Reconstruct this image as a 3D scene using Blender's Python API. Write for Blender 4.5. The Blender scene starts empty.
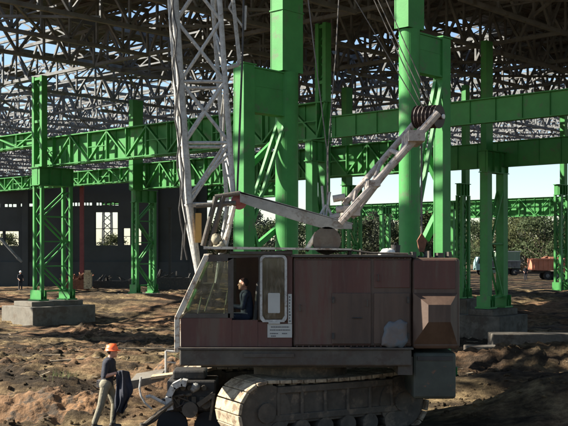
import bpy, bmesh, math, random
import numpy as np
from mathutils import Vector, Matrix
R = math.radians
random.seed(7)
scene = bpy.context.scene
COL = scene.collection

# ------------------------------------------------------------------ camera, sky, sun, exposure
CAMZ = 3.8
cd = bpy.data.cameras.new('camera')
cam = bpy.data.objects.new('camera', cd)
COL.objects.link(cam)
cam.location = (0, 0, CAMZ)
cam.rotation_euler = (R(90), 0, 0)
cd.sensor_width = 36
cd.lens = 63.4
cd.shift_y = 0.065
cd.clip_start = 0.5
cd.clip_end = 3000
scene.camera = cam

SUN_EL = R(34)
SX, SY = -0.995, 0.04                    # horizontal direction towards the sun: from the left
n_ = math.hypot(SX, SY)
S = Vector((SX/n_*math.cos(SUN_EL), SY/n_*math.cos(SUN_EL), math.sin(SUN_EL)))
world = bpy.data.worlds.new('World')
scene.world = world
world.use_nodes = True
nt = world.node_tree
sky = nt.nodes.new('ShaderNodeTexSky')
sky.sky_type = 'NISHITA'
sky.sun_disc = False
sky.sun_elevation = SUN_EL
sky.sun_rotation = math.atan2(S.x, S.y)
sky.air_density = 1.0
sky.dust_density = 0.4
sky.ozone_density = 2.2
bg = nt.nodes['Background']
nt.links.new(sky.outputs[0], bg.inputs[0])
bg.inputs[1].default_value = 0.06
sd = bpy.data.lights.new('sun', 'SUN')
sd.energy = 5.0
sd.angle = R(0.5)
sd.color = (1.0, 0.93, 0.80)
sun = bpy.data.objects.new('sun', sd)
COL.objects.link(sun)
sun.rotation_euler = S.to_track_quat('Z', 'Y').to_euler()
vs = scene.view_settings
vs.view_transform = 'Standard'
vs.look = 'None'
vs.exposure = 1.75
vs.gamma = 1
vs.use_curve_mapping = False

# ------------------------------------------------------------------ frames of reference
def P(px, py, Y):                          # a point Y metres away, read off the photograph
    return Vector(((px-284)/1000*Y, Y, CAMZ+(250-py)/1000*Y))
U = Vector((0.735, -0.678, 0)); U.normalize()     # along the hall, towards the right
V = Vector((-U.y, U.x, 0))                        # across the hall, away
A0 = Vector((-0.1, 35.7, 0))
def W(u, v, z): return A0 + U*u + V*v + Vector((0, 0, z))
ZAX = Vector((0, 0, 1))

# ------------------------------------------------------------------ materials
def mat(name, col, rough=0.7, metal=0.0, var=0.25, scale=3.0, spot=None, spot_amt=0.0, spot_scale=2.0, bump=0.0, bscale=20, spec=None, streak=False):
    m = bpy.data.materials.new(name); m.use_nodes = True
    t = m.node_tree; b = t.nodes['Principled BSDF']
    b.inputs['Roughness'].default_value = rough
    b.inputs['Metallic'].default_value = metal
    if spec is not None: b.inputs['Specular IOR Level'].default_value = spec
    co = t.nodes.new('ShaderNodeTexCoord')
    vec = co.outputs['Object']
    if streak:
        mp = t.nodes.new('ShaderNodeMapping'); mp.inputs['Scale'].default_value = (1, 1, 0.12)
        t.links.new(vec, mp.inputs[0]); vec = mp.outputs[0]
    nz = t.nodes.new('ShaderNodeTexNoise'); nz.inputs['Scale'].default_value = scale; nz.inputs['Detail'].default_value = 6
    nz.inputs['Roughness'].default_value = 0.65
    t.links.new(vec, nz.inputs['Vector'])
    r = t.nodes.new('ShaderNodeValToRGB')
    r.color_ramp.elements[0].position = 0.3; r.color_ramp.elements[1].position = 0.7
    r.color_ramp.elements[0].color = tuple(c*(1-var) for c in col)+(1,)
    r.color_ramp.elements[1].color = tuple(min(1, c*(1+var)) for c in col)+(1,)
    t.links.new(nz.outputs['Fac'], r.inputs[0])
    out = r.outputs[0]
    if spot:
        n2 = t.nodes.new('ShaderNodeTexNoise'); n2.inputs['Scale'].default_value = spot_scale; n2.inputs['Detail'].default_value = 8
        n2.inputs['Roughness'].default_value = 0.7
        t.links.new(vec, n2.inputs['Vector'])
        r2 = t.nodes.new('ShaderNodeValToRGB')
        r2.color_ramp.elements[0].position = 0.62-spot_amt*0.3; r2.color_ramp.elements[1].position = 0.70-spot_amt*0.22
        t.links.new(n2.outputs['Fac'], r2.inputs[0])
        mx = t.nodes.new('ShaderNodeMix'); mx.data_type = 'RGBA'
        t.links.new(r2.outputs[0], mx.inputs['Factor'])
        t.links.new(out, mx.inputs['A'])
        mx.inputs['B'].default_value = tuple(spot)+(1,)
        out = mx.outputs['Result']
    t.links.new(out, b.inputs['Base Color'])
    if bump:
        n3 = t.nodes.new('ShaderNodeTexNoise'); n3.inputs['Scale'].default_value = bscale; n3.inputs['Detail'].default_value = 5
        t.links.new(co.outputs['Object'], n3.inputs['Vector'])
        bp = t.nodes.new('ShaderNodeBump'); bp.inputs['Strength'].default_value = bump; bp.inputs['Distance'].default_value = 0.03
        t.links.new(n3.outputs['Fac'], bp.inputs['Height']); t.links.new(bp.outputs[0], b.inputs['Normal'])
    return m

MG = mat('green_paint', (0.048, 0.215, 0.055), 0.55, spec=.25, var=0.14, scale=1.5, spot=(0.085, 0.15, 0.07), spot_amt=0.16, spot_scale=1.6, bump=0.08)
MSTEEL = mat('grey_steel', (0.15, 0.154, 0.155), 0.75, spec=.25, var=0.3, scale=0.8, spot=(0.10, 0.088, 0.075), spot_amt=0.25, spot_scale=1.2)
MDECK = mat('deck_sheet', (0.05, 0.048, 0.045), 0.7, var=0.3, scale=0.5, spot=(0.09, 0.06, 0.045), spot_amt=0.5)
MBOOM = mat('boom_paint', (0.34, 0.335, 0.315), 0.6, var=0.3, scale=9, spot=(0.20, 0.17, 0.14), spot_amt=0.25, spot_scale=14, bump=0.15)
MGANTRY = mat('gantry_paint', (0.36, 0.31, 0.27), 0.65, var=0.25, scale=7, spot=(0.16, 0.11, 0.08), spot_amt=0.35, spot_scale=8, bump=.15)
MTIE = mat('tie_grey', (0.20, 0.20, 0.185), 0.65, var=0.25, scale=5, spot=(0.12, 0.10, 0.08), spot_amt=0.35, spot_scale=6, bump=.15)
MCREAM = mat('cream_paint', (0.50, 0.45, 0.37), 0.6, var=0.15, scale=5, spot=(0.22, 0.14, 0.09), spot_amt=0.4, spot_scale=6)
MMAROON = mat('maroon_paint', (0.075, 0.027, 0.019), 0.65, var=0.25, scale=2.0, spot=(0.085, 0.052, 0.036), spot_amt=0.4, spot_scale=2.4, bump=0.45, bscale=2.6, streak=True)
MMAROON2 = mat('faded_maroon_paint', (0.06, 0.034, 0.022), 0.6, var=0.35, scale=2.5, spot=(0.075, 0.045, 0.03), spot_amt=0.45, spot_scale=3, bump=0.45, bscale=2.6, streak=True)
MGRIME = mat('grimy_grey_paint', (0.06, 0.052, 0.041), 0.7, var=0.3, scale=3, spot=(0.05, 0.036, 0.027), spot_amt=0.5, spot_scale=4, bump=0.2)
MDARK = mat('black_grease', (0.022, 0.020, 0.018), 0.6, var=0.4, scale=6, spot=(0.06, 0.045, 0.03), spot_amt=0.3, spot_scale=8, bump=0.2)
MDKGREEN = mat('dark_green_paint', (0.036, 0.042, 0.031), 0.6, var=0.3, scale=3, spot=(0.17, 0.07, 0.035), spot_amt=0.15, spot_scale=3.5)
MTRACK = mat('muddy_track_steel', (0.33, 0.27, 0.185), 0.9, var=0.3, scale=7, spot=(0.15, 0.105, 0.065), spot_amt=0.5, spot_scale=5, bump=0.35)
MFRAMEDK = mat('muddy_dark_steel', (0.075, 0.062, 0.045), 0.85, var=0.35, scale=4, spot=(0.16, 0.12, 0.08), spot_amt=0.3, spot_scale=3, bump=0.3)
MRUST = mat('rust', (0.16, 0.06, 0.03), 0.85, var=0.4, scale=9, bump=0.3)
MBROWN = mat('sheave_brown', (0.04, 0.024, 0.019), 0.6, var=0.35, scale=8, bump=0.2)
MROPE = mat('wire_rope', (0.10, 0.09, 0.08), 0.6, var=0.3, scale=30)
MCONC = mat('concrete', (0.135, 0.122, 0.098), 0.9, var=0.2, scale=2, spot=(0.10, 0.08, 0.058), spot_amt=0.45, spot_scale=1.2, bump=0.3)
MCONCSHADE = mat('shade_dark_concrete', (0.085, 0.075, 0.06), 0.9, var=0.35, scale=2, spot=(0.05, 0.038, 0.027), spot_amt=0.5, spot_scale=1.2, bump=0.4)  # the concrete again, with the shade at right put into its colour
MOLDWALL = mat('dark_wall', (0.046, 0.050, 0.049), 0.9, var=0.25, scale=0.3, spot=(0.05, 0.054, 0.056), spot_amt=0.4, spot_scale=0.2)  # even dark grey with slight random variation
MREDPOST = mat('red_primer', (0.17, 0.035, 0.035), 0.7, var=0.25)
MWHITE = mat('white_paint', (0.72, 0.70, 0.65), 0.6, var=0.1, scale=6, spot=(0.4, 0.34, 0.27), spot_amt=0.3, spot_scale=8)
MPAPER = mat('paper_notice', (0.36, 0.36, 0.335), 0.8, var=0.06)
MINK = mat('ink', (0.05, 0.05, 0.06), 0.8)
MWOOD = mat('weathered_wood', (0.45, 0.34, 0.21), 0.85, var=0.3, scale=8, spot=(0.22, 0.15, 0.09), spot_amt=0.4, spot_scale=5, bump=0.3)
MSACK = mat('sack_cloth', (0.13, 0.11, 0.10), 0.9, var=0.15, scale=4, spot=(0.09, 0.11, 0.125), spot_amt=0.5, spot_scale=4, bump=0.3)
MSKIN = mat('skin', (0.42, 0.22, 0.15), 0.6, var=0.1)
MNAVY = mat('navy_cloth', (0.014, 0.016, 0.026), 0.9, var=0.3, scale=12, bump=0.3)
MBLUE = mat('blue_work_cloth', (0.017, 0.024, 0.045), 0.9, var=0.3, scale=12, bump=0.3)
MKHAKI = mat('khaki_cloth', (0.19, 0.17, 0.12), 0.9, var=0.15, scale=10, bump=0.4, bscale=14)
MBOOT = mat('boot_leather', (0.03, 0.025, 0.02), 0.6)
MORANGE = mat('orange_helmet', (0.85, 0.13, 0.035), 0.4, var=0.06)
MHELWHITE = mat('white_helmet', (0.75, 0.75, 0.72), 0.4, var=0.05)
MHAIR = mat('dark_hair', (0.03, 0.02, 0.015), 0.8)
MBARK = mat('bark', (0.09, 0.07, 0.05), 0.9, var=0.3)
MCONTG = mat('pale_green_container', (0.20, 0.28, 0.20), 0.7, var=0.15, scale=0.6)
MTURQ = mat('turquoise_cab', (0.25, 0.42, 0.40), 0.5, var=0.1)
MDUMP = mat('orange_dump_body', (0.45, 0.17, 0.10), 0.7, var=0.2, scale=1)
MTYRE = mat('tyre_rubber', (0.02, 0.02, 0.02), 0.9)
MOCHRE = mat('ochre_paint', (0.42, 0.23, 0.05), 0.6, var=0.2)

def leafmat(name, col):
    m = mat(name, col, 0.8, var=0.3, scale=0.5, spec=0.2)
    t = m.node_tree; b = t.nodes['Principled BSDF']; src = b.inputs['Base Color'].links[0].from_socket
    tr = t.nodes.new('ShaderNodeBsdfTranslucent'); t.links.new(src, tr.inputs[0])
    ms = t.nodes.new('ShaderNodeMixShader'); ms.inputs[0].default_value = .45
    t.links.new(b.outputs[0], ms.inputs[1]); t.links.new(tr.outputs[0], ms.inputs[2]); t.links.new(ms.outputs[0], t.nodes['Material Output'].inputs[0])
    return m
MLEAF = [leafmat('dark_leaves', (0.075, 0.10, 0.048)), leafmat('olive_leaves', (0.105, 0.118, 0.055)), leafmat('grey_leaves', (0.105, 0.118, 0.080))]

def glassmat(name, tint, f=0.25):
    m = bpy.data.materials.new(name); m.use_nodes = True; t = m.node_tree
    for n in list(t.nodes): t.nodes.remove(n)
    o = t.nodes.new('ShaderNodeOutputMaterial'); a = t.nodes.new('ShaderNodeBsdfTransparent'); a.inputs[0].default_value = tint+(1,)
    g = t.nodes.new('ShaderNodeBsdfGlossy'); g.inputs['Roughness'].default_value = 0.06
    d = t.nodes.new('ShaderNodeBsdfDiffuse')
    nz = t.nodes.new('ShaderNodeTexNoise'); nz.inputs['Scale'].default_value = 6; nz.inputs['Detail'].default_value = 6
    rr = t.nodes.new('ShaderNodeValToRGB'); rr.color_ramp.elements[0].position = .45; rr.color_ramp.elements[0].color = (.14, .14, .14, 1)
    rr.color_ramp.elements[1].position = .8; rr.color_ramp.elements[1].color = (.6, .6, .6, 1)
    d.inputs[0].default_value = (.25, .22, .17, 1)
    fr = t.nodes.new('ShaderNodeFresnel'); fr.inputs[0].default_value = 1.5
    mx = t.nodes.new('ShaderNodeMixShader'); t.links.new(fr.outputs[0], mx.inputs[0]); t.links.new(a.outputs[0], mx.inputs[1]); t.links.new(g.outputs[0], mx.inputs[2])
    m2 = t.nodes.new('ShaderNodeMixShader'); t.links.new(nz.outputs[0], rr.inputs[0]); t.links.new(rr.outputs[0], m2.inputs[0])
    t.links.new(mx.outputs[0], m2.inputs[1]); t.links.new(d.outputs[0], m2.inputs[2])
    t.links.new(m2.outputs[0], o.inputs[0])
    return m
MGLASS = glassmat('dusty_glass', (0.62, 0.68, 0.60))

# ------------------------------------------------------------------ mesh collector and object helpers
class MB:
    def __init__(s): s.v = []; s.f = []
    def add(s, vs_, fs):
        o = len(s.v); s.v += [tuple(v) for v in vs_]; s.f += [tuple(i+o for i in f) for f in fs]; return s
    def hexa(s, c8):
        return s.add(c8, [(0, 3, 2, 1), (4, 5, 6, 7), (0, 1, 5, 4), (1, 2, 6, 5), (2, 3, 7, 6), (3, 0, 4, 7)])
    def box(s, c, size, X=Vector((1, 0, 0)), Y=Vector((0, 1, 0)), Z=ZAX):
        c = Vector(c); x, y, z = X*size[0]/2, Y*size[1]/2, Z*size[2]/2
        return s.hexa([c-x-y-z, c+x-y-z, c+x+y-z, c-x+y-z, c-x-y+z, c+x-y+z, c+x+y+z, c-x+y+z])
    def span(s, x0, x1, y0, y1, z0, z1):
        return s.box(((x0+x1)/2, (y0+y1)/2, (z0+z1)/2), (abs(x1-x0), abs(y1-y0), abs(z1-z0)))
    def bar(s, p, q, w, h=None, side=None):
        p = Vector(p); q = Vector(q); d = (q-p); L = d.length
        if L < 1e-6: return s
        d.normalize(); h = h or w
        a = side if side is not None else (ZAX.cross(d) if abs(d.z) < .95 else Vector((1, 0, 0)))
        a = (a - d*a.dot(d)); a.normalize(); b = d.cross(a)
        x, y = a*w/2, b*h/2
        return s.hexa([p-x-y, p+x-y, p+x+y, p-x+y, q-x-y, q+x-y, q+x+y, q-x+y])
    def tube(s, p, q, r, r2=None, n=10, caps=True):
        p = Vector(p); q = Vector(q); d = q-p
        if d.length < 1e-6: return s
        d.normalize(); r2 = r if r2 is None else r2
        a = d.orthogonal(); a.normalize(); b = d.cross(a)
        vs_ = []
        for c, rr in ((p, r), (q, r2)):
            for k in range(n):
                t = 2*math.pi*k/n; vs_.append(c+(a*math.cos(t)+b*math.sin(t))*rr)
        fs = [(k, (k+1) % n, n+(k+1) % n, n+k) for k in range(n)]
        if caps: fs += [tuple(reversed(range(n))), tuple(range(n, 2*n))]
        return s.add(vs_, fs)
    def path(s, pts, r, n=8):
        for i in range(len(pts)-1): s.tube(pts[i], pts[i+1], r, n=n)
        return s
    def prism(s, pts, off):                # a flat polygon pushed along a vector
        n = len(pts); pts = [Vector(p) for p in pts]; off = Vector(off)
        return s.add(pts+[p+off for p in pts], [tuple(range(n)), tuple(reversed(range(n, 2*n)))]+[(k, n+k, n+(k+1) % n, (k+1) % n) for k in range(n)])
    def blob(s, c, rx, ry, rz, seed=0, amp=0.25, nu=12, nv=8):
        rnd = random.Random(seed); ph = [rnd.uniform(0, 6.28) for _ in range(6)]
        vs_ = []; c = Vector(c)
        for j in range(nv+1):
            th = math.pi*j/nv
            for i in range(nu):
                f = 2*math.pi*i/nu
                k = 1+amp*(math.sin(2*f+ph[0])*math.sin(th+ph[1])*.5+math.sin(3*f+ph[2])*math.sin(2*th)*.4+math.sin(5*f+ph[3]+th*3)*.25)
                vs_.append(c+Vector((rx*k*math.sin(th)*math.cos(f), ry*k*math.sin(th)*math.sin(f), rz*k*math.cos(th))))
        fs = []
        for j in range(nv):
            for i in range(nu):
                a = j*nu+i; b = j*nu+(i+1) % nu
                fs.append((a, a+nu, b+nu, b))
        return s.add(vs_, fs)
    def mesh(s, name, m, smooth=False):
        me = bpy.data.meshes.new(name); me.from_pydata(s.v, [], s.f); me.validate()
        bm = bmesh.new(); bm.from_mesh(me); bmesh.ops.recalc_face_normals(bm, faces=bm.faces); bm.to_mesh(me); bm.free()
        if m: me.materials.append(m)
        if smooth:
            for p in me.polygons: p.use_smooth = True
        return me
    def build(s, name, m, parent=None, smooth=False, bevel=0, origin=None):
        if parent is not None:
            o_ = parent_world(parent)
        else:
            o_ = Vector(origin) if origin is not None else Vector((0, 0, 0))
        s.v = [tuple(Vector(v)-o_) for v in s.v]
        o = bpy.data.objects.new(name, s.mesh(name, m, smooth)); COL.objects.link(o)
        if parent is not None: o.parent = parent
        else: o.location = o_
        if bevel:
            b = o.modifiers.new('bevel', 'BEVEL'); b.width = bevel; b.segments = 2; b.limit_method = 'ANGLE'
        return o
def parent_world(p):
    t = Vector((0, 0, 0))
    while p is not None: t += p.location; p = p.parent
    return t
def tag(o, label=None, cat=None, group=None, kind=None):
    if label: o['label'] = label
    if cat: o['category'] = cat
    if group: o['group'] = group
    if kind: o['kind'] = kind
    return o
def thing(name, label, cat, loc=(0, 0, 0), group=None):
    o = bpy.data.objects.new(name, None); COL.objects.link(o); o.location = loc
    o.empty_display_size = .3
    return tag(o, label, cat, group)
def dup(root, loc, rotz=0, label=None, scale=None):
    r = root.copy(); COL.objects.link(r); r.location = loc; r.rotation_euler = (0, 0, rotz)
    if scale: r.scale = scale
    if label: r['label'] = label
    for ch in list(root.children):
        c = ch.copy(); COL.objects.link(c); c.parent = r
        for g in list(ch.children):
            d = g.copy(); COL.objects.link(d); d.parent = c
    return r

# ------------------------------------------------------------------ ground
def vnoise(x, y, seed):
    xi = np.floor(x).astype(np.int64); yi = np.floor(y).astype(np.int64); xf = x-xi; yf = y-yi
    def h(a, b):
        n = (a*374761393+b*668265263+seed*974634599) & 0x7fffffff
        n = ((n ^ (n >> 13))*1274126177) & 0x7fffffff
        return ((n ^ (n >> 16)) & 0xffff)/65535.0
    sx = xf*xf*(3-2*xf); sy = yf*yf*(3-2*yf)
    return (h(xi, yi)*(1-sx)+h(xi+1, yi)*sx)*(1-sy)+(h(xi, yi+1)*(1-sx)+h(xi+1, yi+1)*sx)*sy
def fbm(x, y, seed, octs=4):
    t = 0; a = .5
    for i in range(octs): t = t+a*vnoise(x*2**i, y*2**i, seed+i*17); a *= .5
    return t
def sst(a, b, x):
    t = np.clip((x-a)/(b-a), 0, 1); return t*t*(3-2*t)
def hump(x, y, cx, cy, rx, ry, h):
    d = ((x-cx)/rx)**2+((y-cy)/ry)**2
    return h*np.exp(-d*1.2)
def ground_h(x, y):
    x = np.asarray(x, dtype=float); y = np.asarray(y, dtype=float)
    z = -1.7*sst(27, 50, y)*(1-sst(74, 88, y))
    z = z+2.1*(1-sst(4, 11, y))
    z = z+hump(x, y, -5.3, 23.6, 1.5, .9, .75)+hump(x, y, -7.4, 23.6, 1.4, 1.0, .55)+hump(x, y, -2.9, 25.0, 1.3, .9, 1.0)
    z = z+hump(x, y, 6.4, 22.3, 2.5, 1.25, 1.0)+hump(x, y, 9.2, 22.7, 2.0, 1.2, .9)+hump(x, y, 6.5, 26.0, 3.6, 1.0, .6)
    z = z+hump(x, y, -6, 34, 4.0, 1.6, .55)+hump(x, y, 1.5, 39, 6, 1.5, .5)+hump(x, y, 9.0, 36, 4.5, 1.0, 1.15)
    z = z+hump(x, y, -14, 42, 5.0, 2.0, .6)+hump(x, y, -7, 47, 6, 1.4, .55)+hump(x, y, 12, 44, 6, 1.2, .5)
    near = 1-sst(70, 130, y)
    near = near*sst(9, 14, y)
    rough = sst(.28, .55, fbm(x*.16, y*.16, 5, 3))
    z = z+near*(fbm(x*.35, y*.6, 11, 4)-.47)*.6
    clod = fbm(x*1.5, y*1.5, 31, 4)-.47
    z = z+near*(np.abs(clod)*.7-.08)*(.3+.7*rough)
    z = z+near*(fbm(x*3.2, y*4.0, 57, 3)-.44)*(.22+.16*sst(27, 33, y))*(.3+rough)
    z = z-near*np.abs(fbm(x*.5, y*2.1, 91, 3)-.45)*.55*sst(26, 31, y)
    # wheel ruts running roughly left to right
    rut = np.sin((y*.9+x*.12+1.6*fbm(x*.12, y*.12, 77, 2))*2*math.pi/2.3)
    z = z-near*.13*np.clip(rut-.35, 0, 1)*sst(27, 33, y)
    # levelled patch the crawler stands on and where the worker walks
    pad = np.exp(-(((x-.4)/3.6)**2+((y-21.6)/2.2)**2)**2)
    pad2 = np.exp(-(((x+3.6)/1.1)**2+((y-21.2)/.8)**2)**2)
    pp = np.clip(pad+pad2, 0, 1)
    z = z*(1-pp)
    return z
def axis(parts):
    out = []
    for a, b, st in parts: out += list(np.arange(a, b-1e-6, st))
    return np.array(out+[parts[-1][1]])
gx = axis([(-900, -150, 75), (-150, -46, 8), (-46, -15, 0.6), (-15, 15, 0.11), (15, 46, 0.6), (46, 150, 8), (150, 900, 75)])
gy = axis([(-60, 10, 5), (10, 19, .4), (19, 32, .11), (32, 56, .17), (56, 95, .4), (95, 200, 2.5), (200, 1400, 60)])
GX, GY = np.meshgrid(gx, gy)
GZ = ground_h(GX, GY)
nx, ny = len(gx), len(gy)
verts = np.stack([GX.ravel(), GY.ravel(), GZ.ravel()], 1)
idx = np.arange(nx*ny).reshape(ny, nx)
quads = np.stack([idx[:-1, :-1].ravel(), idx[:-1, 1:].ravel(), idx[1:, 1:].ravel(), idx[1:, :-1].ravel()], 1)
gm = bpy.data.meshes.new('ground')
gm.vertices.add(len(verts)); gm.vertices.foreach_set('co', verts.ravel())
gm.loops.add(quads.size); gm.loops.foreach_set('vertex_index', quads.ravel())
gm.polygons.add(len(quads)); gm.polygons.foreach_set('loop_start', np.arange(0, quads.size, 4)); gm.polygons.foreach_set('loop_total', np.full(len(quads), 4))
gm.update(); gm.validate()
ground = bpy.data.objects.new('ground', gm); COL.objects.link(ground)
tag(ground, 'churned brown earth of the building site with ruts and clods', 'ground', kind='structure')
def soil():
    m = bpy.data.materials.new('churned_soil'); m.use_nodes = True; t = m.node_tree; b = t.nodes['Principled BSDF']
    b.inputs['Roughness'].default_value = .95; b.inputs['Specular IOR Level'].default_value = .15
    co = t.nodes.new('ShaderNodeTexCoord')
    def noise(scale, det=8, ro=.6, sc=None):
        n = t.nodes.new('ShaderNodeTexNoise'); n.inputs['Scale'].default_value = scale; n.inputs['Detail'].default_value = det; n.inputs['Roughness'].default_value = ro
        src = co.outputs['Object']
        if sc:
            mp = t.nodes.new('ShaderNodeMapping'); mp.inputs['Scale'].default_value = sc; t.links.new(src, mp.inputs[0]); src = mp.outputs[0]
        t.links.new(src, n.inputs['Vector']); return n.outputs['Fac']
    def ramp(f, els):
        r = t.nodes.new('ShaderNodeValToRGB')
        while len(r.color_ramp.elements) < len(els): r.color_ramp.elements.new(.5)
        for e, (p, c) in zip(r.color_ramp.elements, els): e.position = p; e.color = tuple(c)+(1,)
        t.links.new(f, r.inputs[0]); return r.outputs[0]
    def mix(f, a, bb):
        x = t.nodes.new('ShaderNodeMix'); x.data_type = 'RGBA'; t.links.new(f, x.inputs['Factor']); t.links.new(a, x.inputs['A']); t.links.new(bb, x.inputs['B']); return x.outputs['Result']
    base = ramp(noise(1.3, 10, .7), [(.34, (.04, .03, .018)), (.48, (.135, .098, .055)), (.66, (.34, .255, .14))])
    clay = ramp(noise(2.2), [(.3, (.15, .085, .046)), (.7, (.30, .185, .11))])
    c1 = mix(ramp(noise(.16, 4), [(.47, (0, 0, 0)), (.60, (1, 1, 1))]), base, clay)
    wet = ramp(noise(1.1, 5, .6, (.35, 1, 1)), [(.2, (.025, .019, .014)), (.8, (.05, .038, .027))])
    c2 = mix(ramp(noise(.45, 6, .65, (.3, 1, 1)), [(.45, (0, 0, 0)), (.55, (.92, .92, .92))]), c1, wet)
    fine = ramp(noise(4.5, 6, .7, (.55, 1.5, 1)), [(.36, (.42, .40, .38)), (.62, (1.12, 1.1, 1.06))])
    ml = t.nodes.new('ShaderNodeMix'); ml.data_type = 'RGBA'; ml.blend_type = 'MULTIPLY'; ml.inputs['Factor'].default_value = 1
    t.links.new(c2, ml.inputs['A']); t.links.new(fine, ml.inputs['B'])
    t.links.new(ml.outputs['Result'], b.inputs['Base Color'])
    bp = t.nodes.new('ShaderNodeBump'); bp.inputs['Strength'].default_value = 1; bp.inputs['Distance'].default_value = .12
    t.links.new(noise(6, 8, .7), bp.inputs['Height']); t.links.new(bp.outputs[0], b.inputs['Normal'])
    return m
gm.materials.append(soil())
def gz(x, y): return float(ground_h(np.array([x]), np.array([y]))[0])

# ------------------------------------------------------------------ the hall: columns
def lattice_column(name, label, base, z0, dv, zbr=10.2, brd=1.6, shaft_at=1, ztop=17.0, bw=(.5, .5), sw=(.55, 1.15), round_at=None, lace=2.6, shaft=True, group='green steel columns of the hall', full_lace=False, twin=0, narrow=False, rr=.33, twin_shaft=0):
    """two legs set apart across the hall, a bracket on top that carries a crane girder, an upper shaft over one of the legs"""
    t = thing(name, label, 'column', (base.x, base.y, z0), group)
    B = Vector((base.x, base.y, 0))
    for s in (-1, 1):
        c = B+V*(s*dv/2)
        m = MB()
        top = zbr-.002 if narrow else zbr-brd
        if round_at == s:
            m.tube(c+ZAX*(z0+.35), c+ZAX*top, rr, n=32)
        elif twin:                           # a leg of two slim posts laced together
            for e in (-1, 1):
                m.box(c+U*(e*twin/2)+ZAX*((z0+.3+top)/2), (.20, .26, top-z0-.3), U, V)
            zz = z0+.8; kk = 0
            while zz+twin < top:
                m.bar(c+U*((1 if kk % 2 else -1)*twin/2)+ZAX*zz, c+U*((-1 if kk % 2 else 1)*twin/2)+ZAX*(zz+twin), .07, .07, side=V)
                zz += twin; kk += 1
        else:                                # welded I section: two flanges and a web
            m.box(c-U*(bw[0]/2-.02)+ZAX*((z0+.3+top)/2), (.04, bw[1], top-z0-.3), U, V)
            m.box(c+U*(bw[0]/2-.02)+ZAX*((z0+.3+top)/2), (.04, bw[1], top-z0-.3), U, V)
            m.box(c+V*(bw[1]/2-.03)+ZAX*((z0+.3+top)/2), (bw[0]-.084, .04, top-z0-.3), U, V)
            m.box(c-V*(bw[1]/2-.03)+ZAX*((z0+.3+top)/2), (bw[0]-.084, .04, top-z0-.3), U, V)
        m.build('leg', MG, t, smooth=False)
        f = MB()
        f.box(c+ZAX*(z0+.05), (bw[0]+.5, bw[1]+.4, .1), U, V)
        for k in (-1, 1):
            f.prism([c+U*(k*bw[0]/2)+V*.02+ZAX*(z0+.1), c+U*(k*(bw[0]/2+.22))+V*.02+ZAX*(z0+.1), c+U*(k*(bw[0]/2+.22))+V*.02+ZAX*(z0+.45), c+U*(k*bw[0]/2)+V*.02+ZAX*(z0+.75)], -V*.04)
            f.box(c+V*(k*(bw[1]/2+.02))+ZAX*(z0+.45), (bw[0]+.44, .035, .7), U, V)
        f.build('base_shoe', MG, t)
    lm = MB()
    z = z0+.7; k = 0
    off = bw[0]*.36
    while z+lace*.5 < zbr-brd:
        zz = min(z+lace, zbr-brd-.1)
        for e in (-1, 1):
            a, b = (-1, 1) if k % 2 else (1, -1)
            lm.bar(B+V*(a*(dv/2-bw[1]/2+.05))+U*(e*off)+ZAX*z, B+V*(b*(dv/2-bw[1]/2+.05))+U*(e*off)+ZAX*zz, .11, .11, side=U)
            if full_lace:
                lm.bar(B+V*(-dv/2+bw[1]/2)+U*(e*off)+ZAX*z, B+V*(dv/2-bw[1]/2)+U*(e*off)+ZAX*z, .09, .09, side=U)
        z = zz; k += 1
    lm.build('lacing', MG, t)
    br = MB()
    if narrow:
        br.box(B+ZAX*(zbr-brd/2-.03), (bw[0]*.62, dv-.3, brd), U, V); br.box(B+ZAX*(zbr-.05), (bw[0]*.9, dv-.3, .05), U, V); br.box(B+ZAX*(zbr-brd), (bw[0]*.9, dv-.3, .05), U, V)
        br.box(B+ZAX*(zbr-brd*.42), (bw[0]*.68, dv-.3, .04), U, V)
        br.box(B-V*(shaft_at*dv/2)+ZAX*(zbr+.02), (bw[0]+.1, bw[1]+.1, .04), U, V)
        br.build('bracket', MG, t); br = MB()
    else: br.box(B+ZAX*(zbr-brd/2), (bw[0]*.5, dv+bw[1]+.1, brd), U, V)
    if not narrow:
        br.box(B+ZAX*(zbr-.03), (bw[0]+.15, dv+bw[1]+.3, .06), U, V)
        br.box(B+ZAX*(zbr-brd+.02), (bw[0]+.1, dv+bw[1]+.2, .05), U, V)
        for q in (-.5, -.17, .17, .5):
            br.box(B+V*(q*(dv+bw[1]))+ZAX*(zbr-brd/2), (bw[0]+.06, .03, brd-.12), U, V)
        br.box(B+ZAX*(zbr-brd*.35), (bw[0]*.5+.04, dv+bw[1], .03), U, V)
        br.build('bracket', MG, t)
    if shaft:
        c = B+V*(shaft_at*(dv/2-(0 if narrow else .1)))
        sh = MB()
        h0, h1 = zbr+.01, ztop
        if twin_shaft:
            for e in (-1, 1): sh.box(c+U*(e*twin_shaft/2)+ZAX*((h0+h1)/2), (.26, .5, h1-h0), U, V)
            zz = h0+.3; kk = 0
            while zz+twin_shaft < h1:
                e = 1 if kk % 2 else -1
                sh.bar(c+U*(e*twin_shaft/2)+ZAX*zz, c-U*(e*twin_shaft/2)+ZAX*(zz+twin_shaft), .1, .1, side=V); zz += twin_shaft; kk += 1
            for z_ in (h0+.1, (h0+h1)/2, h1-.2): sh.box(c+ZAX*z_, (twin_shaft, .4, .2), U, V)
            sh.build('upper_shaft', MG, t); return t
        sh.box(c-U*(sw[0]/2-.02)+ZAX*((h0+h1)/2), (.04, sw[1], h1-h0), U, V)
        sh.box(c+U*(sw[0]/2-.02)+ZAX*((h0+h1)/2), (.04, sw[1], h1-h0), U, V)
        sh.box(c+V*(sw[1]/2-.03)+ZAX*((h0+h1)/2), (sw[0]-.084, .04, h1-h0), U, V)
        sh.box(c-V*(sw[1]/2-.03)+ZAX*((h0+h1)/2), (sw[0]-.084, .04, h1-h0), U, V)
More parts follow.
